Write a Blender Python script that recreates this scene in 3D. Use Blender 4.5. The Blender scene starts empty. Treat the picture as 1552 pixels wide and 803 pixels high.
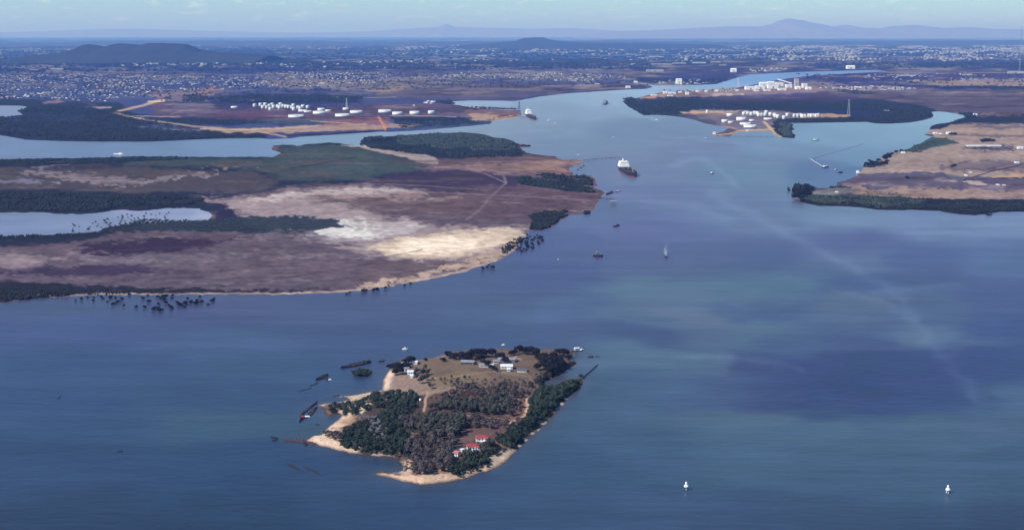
import bpy, bmesh, math, random
import numpy as np
from mathutils import Vector, Matrix
PI = math.pi
R = math.radians
C = bpy.context.scene.collection
SC = bpy.context.scene
random.seed(7)
rng = np.random.default_rng(7)

# ------------------------------------------------------------------ camera
H = 350.0            # flying height, metres
F = 2100.0           # focal length in pixels of the 1552 px wide picture
HZ = 50.0            # horizon row
CU, CV = 776.0, 401.5
TH = math.atan((CV - HZ) / F)
cam = bpy.data.cameras.new('camera'); camo = bpy.data.objects.new('camera', cam); C.objects.link(camo)
camo.location = (0, 0, H); camo.rotation_euler = (PI/2 - TH, 0, 0)
cam.sensor_fit = 'HORIZONTAL'; cam.sensor_width = 36; cam.lens = 36 * F / 1552
cam.clip_start = 1; cam.clip_end = 900000
SC.camera = camo

# ------------------------------------------------------------------ world, sun, exposure
SUN = Vector((-0.86, -0.42, 0.98)).normalized()
w = bpy.data.worlds.new('World'); SC.world = w; w.use_nodes = True
nt = w.node_tree; N = nt.nodes; L = nt.links; N.clear()
out = N.new('ShaderNodeOutputWorld'); bg = N.new('ShaderNodeBackground')
sky = N.new('ShaderNodeTexSky'); sky.sky_type = 'NISHITA'; sky.sun_disc = False
sky.sun_elevation = math.asin(SUN.z); sky.sun_rotation = math.atan2(SUN.x, SUN.y)
sky.altitude = 350; sky.air_density = 1.0; sky.dust_density = 0.6; sky.ozone_density = 2.0
tc = N.new('ShaderNodeTexCoord'); sp = N.new('ShaderNodeSeparateXYZ'); L.new(tc.outputs['Generated'], sp.inputs[0])
mp = N.new('ShaderNodeMapping'); mp.inputs['Scale'].default_value = (70, 70, 330); L.new(tc.outputs['Generated'], mp.inputs[0])
nz = N.new('ShaderNodeTexNoise'); nz.inputs['Scale'].default_value = 1.0; nz.inputs['Detail'].default_value = 5; L.new(mp.outputs[0], nz.inputs[0])
cr = N.new('ShaderNodeMapRange'); cr.inputs[1].default_value = 0.58; cr.inputs[2].default_value = 0.80; cr.inputs[4].default_value = 0.62; L.new(nz.outputs[0], cr.inputs[0])
tint = N.new('ShaderNodeMix'); tint.data_type = 'RGBA'; tint.blend_type = 'MULTIPLY'; tint.inputs[0].default_value = 1
L.new(sky.outputs[0], tint.inputs[6]); tint.inputs[7].default_value = (0.49, 0.755, 0.95, 1)
mx = N.new('ShaderNodeMix'); mx.data_type = 'RGBA'; L.new(cr.outputs[0], mx.inputs[0]); L.new(tint.outputs[2], mx.inputs[6]); mx.inputs[7].default_value = (5.6, 6.7, 7.6, 1)
L.new(mx.outputs[2], bg.inputs[0]); bg.inputs[1].default_value = 0.108
L.new(bg.outputs[0], out.inputs[0])
sl = bpy.data.lights.new('sun', 'SUN'); so = bpy.data.objects.new('sun', sl); C.objects.link(so)
sl.energy = 3.6; sl.angle = R(0.5); sl.color = (1.0, 0.94, 0.86)
so.rotation_euler = SUN.to_track_quat('Z', 'Y').to_euler(); so.location = (-200, -100, 900)
SC.view_settings.view_transform = 'Standard'; SC.view_settings.look = 'None'
SC.view_settings.exposure = 0.7; SC.view_settings.gamma = 1.0; SC.view_settings.use_curve_mapping = False
SC.render.engine = 'CYCLES'
SC.cycles.use_denoising = True
SC.cycles.max_bounces = 4; SC.cycles.volume_bounces = 0; SC.cycles.diffuse_bounces = 2; SC.cycles.glossy_bounces = 2
SC.cycles.transparent_max_bounces = 8

# ------------------------------------------------------------------ mapping between the photograph's pixels and places
ct, st = math.cos(TH), math.sin(TH)
def PX(u, v, z=0.0):
    """ground point (height z) that shows at pixel u, v; arrays allowed"""
    a = (np.asarray(u, float) - CU) / F; b = (CV - np.asarray(v, float)) / F
    dy = ct + b * st; dz = -st + b * ct
    t = (z - H) / dz
    return a * t, dy * t
def P(u, v, z=0.0):
    x, y = PX(u, v, z); return Vector((float(x), float(y), z))
def UV(x, y, z=0.0):
    dz = z - H
    d = y * ct - dz * st; b = (y * st + dz * ct) / d
    return CU + F * x / d, CV - F * b
def mpp(v):                     # metres per pixel, across
    return float(H / (v - HZ) * (1 + 0.0))
def zat(v, Y):                  # height that shows at row v at distance Y
    b = (CV - v) / F
    return H + Y * (-st + b * ct) / (ct + b * st)

def lin(c):
    c = np.asarray(c, float) / 255.0
    return np.where(c <= 0.04045, c / 12.92, ((c + 0.055) / 1.055) ** 2.4)

# ------------------------------------------------------------------ noise and polygons in numpy
def _h(ix, iy, s):
    n = (ix * 374761393 + iy * 668265263 + s * 1442695041) & 0xffffffff
    n = ((n ^ (n >> 13)) * 1274126177) & 0xffffffff
    return ((n ^ (n >> 16)) & 0xffff) / 65535.0
def vnoise(x, y, s=0):
    x = np.asarray(x, float); y = np.asarray(y, float)
    ix = np.floor(x).astype(np.int64); iy = np.floor(y).astype(np.int64); fx = x - ix; fy = y - iy
    fx = fx * fx * (3 - 2 * fx); fy = fy * fy * (3 - 2 * fy)
    a = _h(ix, iy, s); b = _h(ix + 1, iy, s); c = _h(ix, iy + 1, s); d = _h(ix + 1, iy + 1, s)
    return (a * (1 - fx) + b * fx) * (1 - fy) + (c * (1 - fx) + d * fx) * fy
def fbm(x, y, s=0, o=4):
    t = 0; a = 0.5; n = 0
    for k in range(o):
        t = t + a * vnoise(x * 2 ** k + 17.3 * k, y * 2 ** k - 9.1 * k, s + k); n += a; a *= 0.55
    return t / n
def sdf(px, py, poly):
    """signed distance, positive inside"""
    P_ = np.asarray(poly, float); n = len(P_)
    d = np.full(px.shape, 1e18); ins = np.zeros(px.shape, bool)
    for i in range(n):
        ax, ay = P_[i]; bx, by = P_[(i + 1) % n]
        ex, ey = bx - ax, by - ay; L2 = ex * ex + ey * ey + 1e-12
        t = np.clip(((px - ax) * ex + (py - ay) * ey) / L2, 0, 1)
        d = np.minimum(d, (px - ax - t * ex) ** 2 + (py - ay - t * ey) ** 2)
        if ay != by:
            c = ((ay > py) != (by > py)) & (px < ex * (py - ay) / (by - ay) + ax)
            ins ^= c
    d = np.sqrt(d)
    return np.where(ins, d, -d)
def sstep(x, a, b):
    t = np.clip((x - a) / (b - a), 0, 1); return t * t * (3 - 2 * t)

# ------------------------------------------------------------------ materials
def mat(name, col, rough=0.85, nscale=0, namp=0.0, attr=None, rnd=0.0, spec=0.2, bump=0.0, metal=0.0, coord='Object', detail=4, emit=None):
    m = bpy.data.materials.new(name); m.use_nodes = True
    nt = m.node_tree; N = nt.nodes; L = nt.links
    b = N['Principled BSDF']; b.inputs['Roughness'].default_value = rough
    b.inputs['Specular IOR Level'].default_value = spec; b.inputs['Metallic'].default_value = metal
    if attr:
        a = N.new('ShaderNodeAttribute'); a.attribute_name = attr; cur = a.outputs['Color']
    else:
        a = N.new('ShaderNodeRGB'); a.outputs[0].default_value = (*col, 1); cur = a.outputs[0]
    fac = None
    if nscale:
        t = N.new('ShaderNodeTexCoord'); n = N.new('ShaderNodeTexNoise'); n.inputs['Scale'].default_value = nscale; n.inputs['Detail'].default_value = detail
        L.new(t.outputs[coord], n.inputs[0])
        r = N.new('ShaderNodeMapRange'); r.inputs[1].default_value = 0.3; r.inputs[2].default_value = 0.7
        r.inputs[3].default_value = 1 - namp; r.inputs[4].default_value = 1 + namp; L.new(n.outputs[0], r.inputs[0]); fac = r.outputs[0]
        if bump:
            bp = N.new('ShaderNodeBump'); bp.inputs['Strength'].default_value = bump; bp.inputs['Distance'].default_value = 1.0
            L.new(n.outputs[0], bp.inputs['Height']); L.new(bp.outputs[0], b.inputs['Normal'])
    if rnd:
        oi = N.new('ShaderNodeObjectInfo'); r = N.new('ShaderNodeMapRange'); r.inputs[3].default_value = 1 - rnd; r.inputs[4].default_value = 1 + rnd
        L.new(oi.outputs['Random'], r.inputs[0])
        if fac:
            q = N.new('ShaderNodeMath'); q.operation = 'MULTIPLY'; L.new(fac, q.inputs[0]); L.new(r.outputs[0], q.inputs[1]); fac = q.outputs[0]
        else: fac = r.outputs[0]
    if fac:
        v = N.new('ShaderNodeVectorMath'); v.operation = 'SCALE'; L.new(cur, v.inputs[0]); L.new(fac, v.inputs['Scale']); cur = v.outputs[0]
    L.new(cur, b.inputs['Base Color'])
    return m

# ------------------------------------------------------------------ objects
def tag(o, label=None, cat=None, group=None, kind=None):
    if label: o['label'] = label
    if cat: o['category'] = cat
    if group: o['group'] = group
    if kind: o['kind'] = kind
    return o
def empty(name, loc=(0, 0, 0), rz=0, label=None, cat=None, group=None):
    o = bpy.data.objects.new(name, None); C.objects.link(o); o.location = loc; o.rotation_euler = (0, 0, rz)
    o.empty_display_size = 1
    return tag(o, label, cat, group)
def np_mesh(name, V, Q, m, parent=None, smooth=False, colors=None, tris=False):
    V = np.asarray(V, np.float32); Q = np.asarray(Q, np.int32); k = Q.shape[1]
    me = bpy.data.meshes.new(name)
    me.vertices.add(len(V)); me.vertices.foreach_set('co', V.ravel())
    me.loops.add(Q.size); me.loops.foreach_set('vertex_index', Q.ravel())
    me.polygons.add(len(Q)); me.polygons.foreach_set('loop_start', np.arange(0, Q.size, k, dtype=np.int32))
    me.polygons.foreach_set('loop_total', np.full(len(Q), k, np.int32))
    me.update(calc_edges=True)
    if smooth: me.polygons.foreach_set('use_smooth', np.ones(len(Q), bool))
    if colors is not None:
        at = me.color_attributes.new('tone', 'FLOAT_COLOR', 'POINT')
        cc = np.ones((len(V), 4), np.float32); cc[:, :3] = colors; at.data.foreach_set('color', cc.ravel())
    me.materials.append(m)
    o = bpy.data.objects.new(name, me); C.objects.link(o)
    if parent: o.parent = parent
    return o
class MB:
    """collects boxes, tubes and slabs, builds one mesh"""
    def __init__(s): s.v = []; s.f = []; s.m = []; s.mi = 0
    def add(s, vs, fs):
        n = len(s.v); s.v += [tuple(p) for p in vs]; s.f += [tuple(i + n for i in f) for f in fs]; s.m += [s.mi] * len(fs)
    def box(s, x0, x1, y0, y1, z0, z1, rz=0, c=(0, 0)):
        p = [(x, y, z) for z in (z0, z1) for x, y in ((x0, y0), (x1, y0), (x1, y1), (x0, y1))]
        if rz:
            cc, ss = math.cos(rz), math.sin(rz); p = [(c[0] + (x-c[0])*cc - (y-c[1])*ss, c[1] + (x-c[0])*ss + (y-c[1])*cc, z) for x, y, z in p]
        s.add(p, [(3, 2, 1, 0), (4, 5, 6, 7), (0, 1, 5, 4), (1, 2, 6, 5), (2, 3, 7, 6), (3, 0, 4, 7)])
    def tube(s, a, b, r0, r1=None, n=8, cap=True):
        r1 = r0 if r1 is None else r1; a = Vector(a); b = Vector(b); d = (b - a).normalized()
        q = d.to_track_quat('Z', 'Y'); vs = []
        for p, r in ((a, r0), (b, r1)):
            for i in range(n): vs.append(p + q @ Vector((r * math.cos(2*PI*i/n), r * math.sin(2*PI*i/n), 0)))
        fs = [(i, (i + 1) % n, n + (i + 1) % n, n + i) for i in range(n)]
        if cap: fs += [tuple(range(n - 1, -1, -1)), tuple(range(n, 2 * n))]
        s.add(vs, fs)
    def lathe(s, prof, n=16, c=(0, 0), sq=1.0):
        vs = [(c[0] + r*math.cos(2*PI*i/n), c[1] + r*math.sin(2*PI*i/n)*sq, z) for r, z in prof for i in range(n)]
        fs = [(k*n + i, k*n + (i+1) % n, (k+1)*n + (i+1) % n, (k+1)*n + i) for k in range(len(prof)-1) for i in range(n)]
        fs += [tuple(range(n-1, -1, -1)), tuple((len(prof)-1)*n + i for i in range(n))]
        s.add(vs, fs)
    def build(s, name, m, parent=None, smooth=False):
        me = bpy.data.meshes.new(name); me.from_pydata(s.v, [], s.f); me.update()
        for k in (m if isinstance(m, (list, tuple)) else [m]): me.materials.append(k)
        for p, k in zip(me.polygons, s.m): p.material_index = k; p.use_smooth = smooth
        o = bpy.data.objects.new(name, me); C.objects.link(o)
        if parent: o.parent = parent
        return o
def copy_tree(o, parent=None):
    c = o.copy(); C.objects.link(c); c.parent = parent
    for ch in [x for x in o.children]: copy_tree(ch, c)
    return c

# ------------------------------------------------------------------ colour seen -> base colour of the surface
# light on flat ground and the air in front of it, measured at some rows of test renders (air, gain per channel)
CAL = None
CAL_LAND = [(72,(0.0877,0.1858,0.4366),(1.1058,0.9932,0.6678)), (80,(0.0669,0.1482,0.3638),(1.1891,1.1103,0.8508)), (90,(0.0538,0.1190,0.3014),(1.2429,1.2025,1.0014)), (105,(0.0415,0.0924,0.2349),(1.2971,1.2900,1.1568)), (120,(0.0343,0.0758,0.1981),(1.3274,1.3384,1.2329)), (140,(0.0288,0.0633,0.1682),(1.3455,1.3725,1.3128)), (165,(0.0244,0.0526,0.1358),(1.3646,1.4059,1.3973)), (190,(0.0213,0.0453,0.1167),(1.3751,1.4267,1.4429)), (230,(0.0176,0.0376,0.0978),(1.3943,1.4517,1.4873)), (260,(0.0152,0.0328,0.0872),(1.4155,1.4750,1.5238)), (300,(0.0144,0.0294,0.0765),(1.3730,1.4362,1.5000)), (350,(0.0118,0.0248,0.0632),(1.4458,1.5107,1.6000)), (430,(0.0110,0.0208,0.0516),(1.4108,1.4845,1.5776)), (600,(0.0085,0.0156,0.0370),(1.4479,1.5263,1.6418)), (690,(0.0073,0.0139,0.0322),(1.4433,1.5264,1.6524))]
CAL_WATER = [(72,(0.1270,0.2636,0.5343),(0.7808,0.7022,0.4757)), (80,(0.1061,0.2260,0.4615),(0.8396,0.7849,0.6061)), (90,(0.0931,0.1968,0.3991),(0.8776,0.8501,0.7135)), (105,(0.0808,0.1702,0.3326),(0.9159,0.9120,0.8242)), (120,(0.0736,0.1536,0.2958),(0.9373,0.9461,0.8784)), (135,(0.0956,0.1961,0.3385),(0.9468,0.9642,0.9211)), (150,(0.0898,0.1880,0.3244),(0.9619,0.9787,0.9570)), (170,(0.0852,0.1790,0.3035),(0.9943,1.0241,1.0226)), (195,(0.0823,0.1733,0.2889),(1.0248,1.0586,1.0814)), (230,(0.0767,0.1619,0.2697),(1.0305,1.0722,1.1100)), (260,(0.0704,0.1498,0.2510),(1.0609,1.1065,1.1492)), (300,(0.0656,0.1400,0.2374),(1.0589,1.1162,1.1693)), (350,(0.0573,0.1243,0.2091),(1.1548,1.2136,1.2768)), (400,(0.0519,0.1119,0.1914),(1.1640,1.2271,1.3069)), (450,(0.0448,0.0992,0.1712),(1.2053,1.2738,1.3757)), (520,(0.0374,0.0830,0.1482),(1.2159,1.2872,1.3814)), (600,(0.0298,0.0676,0.1247),(1.3083,1.3870,1.4918)), (700,(0.0243,0.0546,0.1040),(1.3075,1.3877,1.4965)), (780,(0.0189,0.0438,0.0857),(1.3366,1.4181,1.5290))]
def interp(tab, v, what):
    rows = np.array([r[0] for r in tab]); return np.stack([np.interp(v, rows, [r[1 + what][k] for r in tab]) for k in range(3)], -1)
def surf(app, v, tab):
    """app: (n,3) sRGB 0-255 as seen; returns linear base colour"""
    if CAL is not None: return np.full((len(app), 3), CAL)
    a = lin(app)
    return np.clip((a - interp(tab, v, 0)) / interp(tab, v, 1), 0.012, 0.72)
# ------------------------------------------------------------------ outlines of the land, traced as pixels of the photograph and laid on the ground
MARSH = [(-160,246),(40,242),(100,240),(200,238),(300,238),(380,238),(415,238),(427,232),(412,227),(413,221),(430,219),(455,221),(462,219),(500,216),(520,218),(545,222),
 (546,212),(560,209),(600,206),(640,203),(700,201),(732,203),(745,208),(765,210),(778,213),(785,219),(795,219),(805,221),(804,223.5),(788,223),(796,231),(810,234),(840,237),(850,242),(872,242),(888,246),
 (874,250),(864,254),(862,259),(869,262),(869,268),(878,266),(897,266),(900,272),(906,282),(895,282),(905,286),(917,292),(912,299),(906,307),(899,318),(885,325),(866,326),(850,334),(835,344),(822,349),(799,350),
 (797,357),(786,372),(775,384),(755,395),(730,403),(700,413),(670,419),(640,425),(600,432),(560,439),(530,442),(500,444),(420,446),(300,446),(200,447),(150,447),(110,449),(60,452),(0,459),(-160,470)]
LAGOON = [(-160,319),(0,322),(60,322),(120,325),(150,322),(180,318),(215,320),(260,315),(300,316),(317,321),(322,327),(316,333),(280,335),(250,337),(190,340),(155,346),(150,351),(100,354),(40,358),(0,361),(-160,362)]
NORTH = [(-160,190),(0,205),(40,212),(90,214),(150,215),(230,215),(300,211.5),(345,210),(389,209.5),(410,211),(440,210),(455,207.5),(506,204.5),(574,200),(600,200),(640,197.5),(682,194),(710,191.5),(744,188),(746,184),
 (777,179.5),(790,176),(789.5,167),(760,166.5),(722,164),(700,160.5),(685,158.5),(674,156),(684,154),(713,152.5),(750,152.8),(782,153.5),(800,150),(816,147),(858,142),(899,139.3),(951,136),(980,135),(989,132.5),(984,129),(972,127),(962,125.5),
 (975,126.5),(991,130),(1024,130),(1060,129),(1085,128),(1106,121.5),(1121,116.5),(1137,113.5),(1168,111.5),(1209,109.5),(1240,108.5),(1272,107.8),(1315,106.6),(1338,107.6),(1352,110),(1520,111),(1700,111),(1760,52.4),(-260,52.4)]
POND = [(-160,159),(0,160),(30,160.5),(41,162),(36,165),(25,167.5),(30,171),(36,174),(20,175.5),(0,179),(-160,184)]
SOUTH = [(1700,106.5),(1520,107),(1400,107.8),(1332,109.2),(1272,112.5),(1240,114),(1221,116),(1195,119),(1165,124),(1140,129),(1118,133),(1085,135.5),(1050,137),(1020,139),(1000,141),(985,144),(964,149),(950,151),(943,154),(954,163),(976,175.5),(982,174),(1007,175),
 (1034,178),(1052,182),(1071,188),(1085,190.5),(1096,192),(1104,194),(1100,198),(1092,201),(1081,203.5),(1083,206.5),(1104,207.4),(1112,203),(1120,199.2),(1140,198.5),(1166,198.6),(1172,203),(1178,208),(1190,209),(1203,209.6),(1205,206),(1202,202),(1196,199.6),(1204,196),
 (1200,192),(1190,189),(1192,186.5),(1220,186.5),(1260,186),(1313,185),(1328,187.6),(1352,187.8),(1377,186),(1392,184),(1406,181.5),(1415,176.5),(1412,170),(1420,169),(1433,170),(1445,172),(1456,174),(1467,175.5),(1462,178),(1450,182),(1437,186),(1420,188),(1410,192),(1409,197.5),(1405,201),
 (1400,204),(1412,207.5),(1400,215),(1386,221.5),(1371,227.5),(1350,231),(1340,235),(1334,240),(1325,247),(1311,253),(1300,260.6),(1301,266),(1285,272),(1269,277),(1268,281.6),(1257,284.5),(1242,285.5),(1232,282),(1218,283),(1204,286),(1199,292),(1201,300),(1211,306),(1225,309),(1241,312),
 (1270,312.6),(1302,314),(1330,318),(1355,319),(1381,318),(1423,320),(1455,325),(1479,326.5),(1500,323),(1516,321),(1552,321),(1720,323)]
ISLAND = [(462,667.5),(475,661),(487,659),(494,652),(500,645),(507,640),(514,635),(519,629),(514,626),(497,630),(490,626),(492,620),(484,616),(482,613.5),(492,611.5),(507,610),(521,608),(530,605),(524,602),(514,601.5),(515,599.5),(530,600),(545,597),(552,595),(566,593),(579,592),
 (580,582),(581,572),(585,567),(589,561),(592,556),(600,549),(611,545),(630,545.5),(642,544.5),(661,541),(675,537),(690,533),(720,530),(750,529),(800,530),(835,529),(850,531),(862,531),(868,534),(866,541),(862,546),(872,548),(876,550.5),(868,555),(860,560),(850,567.5),(836,574),(825,579),(826,583.5),(839,584.5),
 (850,579),(862,574.5),(874,572),(881,572.5),(884,579),(880,586),(874,592),(866,598),(858,605),(852,611),(846,616),(842,624),(835,633),(830,638),(822,644),(817,651),(809,656),(802,661),(797,668),(789,676),(779,685),(770,694),(759.5,702),(747,710),(734,714),(719.7,718),(702,725),(685,728.5),(672,730.5),(652,733),(640,733),(620,730.5),(600,726),(585,722),(572,718.5),(571,715.5),
 (579,714),(590,715.5),(603,715.5),(610,712),(611,706),(608,701),(601,694.5),(592,691.5),(582,690),(565,690),(548,688),(529,685.5),(515,682),(503,679),(480,673.5),(466,670)]
ISLET = [(532,562),(540,559),(552,558),(562,561),(565,565),(558,568),(545,569),(535,567)]

def wpoly(poly, z=0.0):
    a = np.asarray(poly, float); return np.stack(PX(a[:, 0], a[:, 1], z), -1)

# colours as they look in the photograph (0-255): (outline, colour, softness in rows, strength, ragged edge)
MUD = (106, 91, 108)
MARSH_PAINT = [
 ([(-200,236),(415,230),(428,215),(545,216),(640,243),(622,262),(560,274),(470,284),(420,288),(360,296),(335,305),(330,322),(180,330),(-200,330)], (64,68,88), 3, 1, 4),
 ([(200,240),(400,240),(430,222),(520,218),(600,233),(645,248),(618,262),(540,273),(450,278),(400,262),(330,256),(180,252)], (74,84,92), 3, 1, 4),
 ([(430,232),(520,226),(590,240),(615,252),(560,262),(470,262),(420,250)], (82,93,98), 4, .7, 4),
 ([(-200,250),(40,256),(200,254),(300,258),(380,262),(430,274),(400,290),(330,294),(150,291),(-200,284)], (86,80,96), 3, .95, 4),
 ([(40,263),(95,261),(130,266),(200,272),(265,266),(330,262),(362,255),(340,262),(270,272),(240,277),(180,281),(110,277),(60,270)], (146,136,150), 1, .8, 10),
 ([(60,252),(100,250),(90,254),(50,255)], (130,115,130), 1, .7, 4),
 ([(-200,272),(40,272),(60,278),(0,280),(-200,281)], (128,122,146), 1, .8, 5),
 ([(-200,288),(100,293),(260,296),(335,302),(300,312),(180,318),(120,324),(-200,323)], (44,50,76), 2, 1, 4),  # dark band: cloud shadow over the mangroves, put into the ground colour
 ([(330,300),(370,303),(372,330),(340,334),(318,334),(322,318)], (72,62,94), 2, .9, 5),
 ([(543,209),(600,205),(700,200),(760,208),(790,218),(800,233),(860,240),(700,246),(640,240),(560,226)], (58,70,86), 2, 1, 3),
 ([(600,206),(700,201),(745,206),(740,214),(660,220),(600,214)], (74,92,98), 2, .8, 3),
 ([(560,222),(640,236),(700,238),(800,236),(800,242),(700,247),(640,243),(570,228)], (46,52,80), 2, .8, 3),
 ([(640,244),(800,236),(890,242),(868,265),(780,268),(640,256)], (120,98,116), 2, .9, 4),
 ([(820,242),(890,244),(866,262),(840,262),(780,258),(700,254),(760,248)], (158,132,130), 2, .8, 6),
 ([(560,272),(620,260),(700,258),(770,264),(800,280),(765,294),(640,290),(560,284)], (74,66,98), 3, .65, 6),
 ([(730,282),(900,288),(915,296),(900,318),(840,330),(740,332),(640,318),(700,300)], (104,84,104), 3, .9, 5),
 ([(300,300),(370,300),(450,288),(560,281),(645,289),(640,297),(540,302),(520,312),(560,324),(640,338),(700,345),(800,345),(795,360),(770,384),(740,394),(690,398),(640,400),(590,396),(545,382),(510,370),(470,356),(420,350),(380,335),(350,318)], (160,147,156), 4, 1, 7),
 ([(370,300),(460,292),(560,286),(640,289),(560,293),(450,300),(380,306)], (192,182,184), 1.5, .8, 7),
 ([(480,300),(560,297),(700,299),(690,303),(560,304)], (168,140,142), 1.5, .7, 7),
 ([(500,305),(560,302),(640,308),(760,300),(780,312),(700,326),(600,322),(540,316)], (112,92,104), 3, .85, 6),
 ([(370,338),(440,330),(540,334),(640,340),(640,352),(560,362),(520,356),(430,350)], (186,180,186), 3, .85, 7),
 ([(455,356),(500,342),(525,335),(545,345),(575,356),(556,364),(520,366),(480,362)], (218,216,216), 2, .9, 8),
 ([(570,372),(600,362),(660,356),(720,348),(790,348),(772,368),(740,382),(690,392),(640,396),(590,390),(560,376)], (216,198,182), 3, .95, 5),
 ([(585,376),(620,364),(690,360),(740,362),(735,374),(690,386),(630,388)], (252,234,216), 2.5, .95, 4),
 ([(150,345),(220,330),(300,332),(390,328),(470,329),(512,336),(520,344),(480,352),(430,358),(360,354),(250,352),(150,354)], (74,80,84), 1.5, .92, 6),
 ([(-200,355),(60,356),(150,352),(200,352),(120,368),(0,376),(-200,376)], (58,56,82), 3, .9, 5),
 ([(430,352),(560,366),(520,370),(420,364),(380,366),(400,358)], (140,124,136), 2, .6, 8),
 ([(130,372),(250,362),(350,366),(330,374),(240,386),(140,392)], (80,62,84), 3, .8, 8),
 ([(-200,388),(60,388),(90,396),(40,408),(-200,412)], (158,144,154), 3, .75, 8),
 ([(120,392),(300,384),(420,392),(300,398),(150,402)], (132,116,132), 3, .6, 9),
 ([(0,408),(200,402),(260,412),(120,420),(0,418)], (84,66,88), 3, .7, 8),
 ([(300,400),(520,392),(600,404),(520,424),(330,424)], (120,102,116), 4, .5, 8),
 ([(-200,424),(60,428),(200,438),(420,440),(500,441),(420,445),(150,446),(-200,468)], (52,42,68), 2, .8, 6),
 ([(560,400),(700,396),(760,394),(700,412),(600,430),(540,438),(520,428)], (116,96,106), 3, .7, 8),
 ([(700,396),(775,376),(798,350),(790,372),(768,392),(720,404),(660,420),(600,430),(540,440),(548,433),(620,420)], (196,172,160), 1.5, .85, 5),
 ([(520,220),(548,220),(580,227),(640,235),(662,242),(672,250),(640,249),(610,238),(570,230),(540,224)], (170,158,160), 1, .95, 2),
 ([(640,249),(700,251),(800,256),(870,262),(870,266),(760,262),(660,254)], (150,128,134), 1.5, .7, 5)]
LINES_MARSH = [([(762,264),(766,279),(745,298),(728,318),(708,334)], 2.5, (130,116,130)), ([(640,292),(760,297),(860,303),(905,306)], 1.0, (150,130,138)), ([(700,253),(740,266),(766,279)], 1.5, (138,120,132)),
 ([(390,370),(330,372),(200,380),(100,384)], .8, (90,74,94)), ([(560,395),(600,388),(640,380)], 1, (100,84,100)), ([(440,256),(470,252),(500,246),(540,240)], 1.2, (48,54,76)), ([(330,438),(450,420),(560,402),(600,390)], .8, (88,72,90)),
 ([(500,283),(580,280),(660,284),(740,290)], .8, (150,138,148))]
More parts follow.
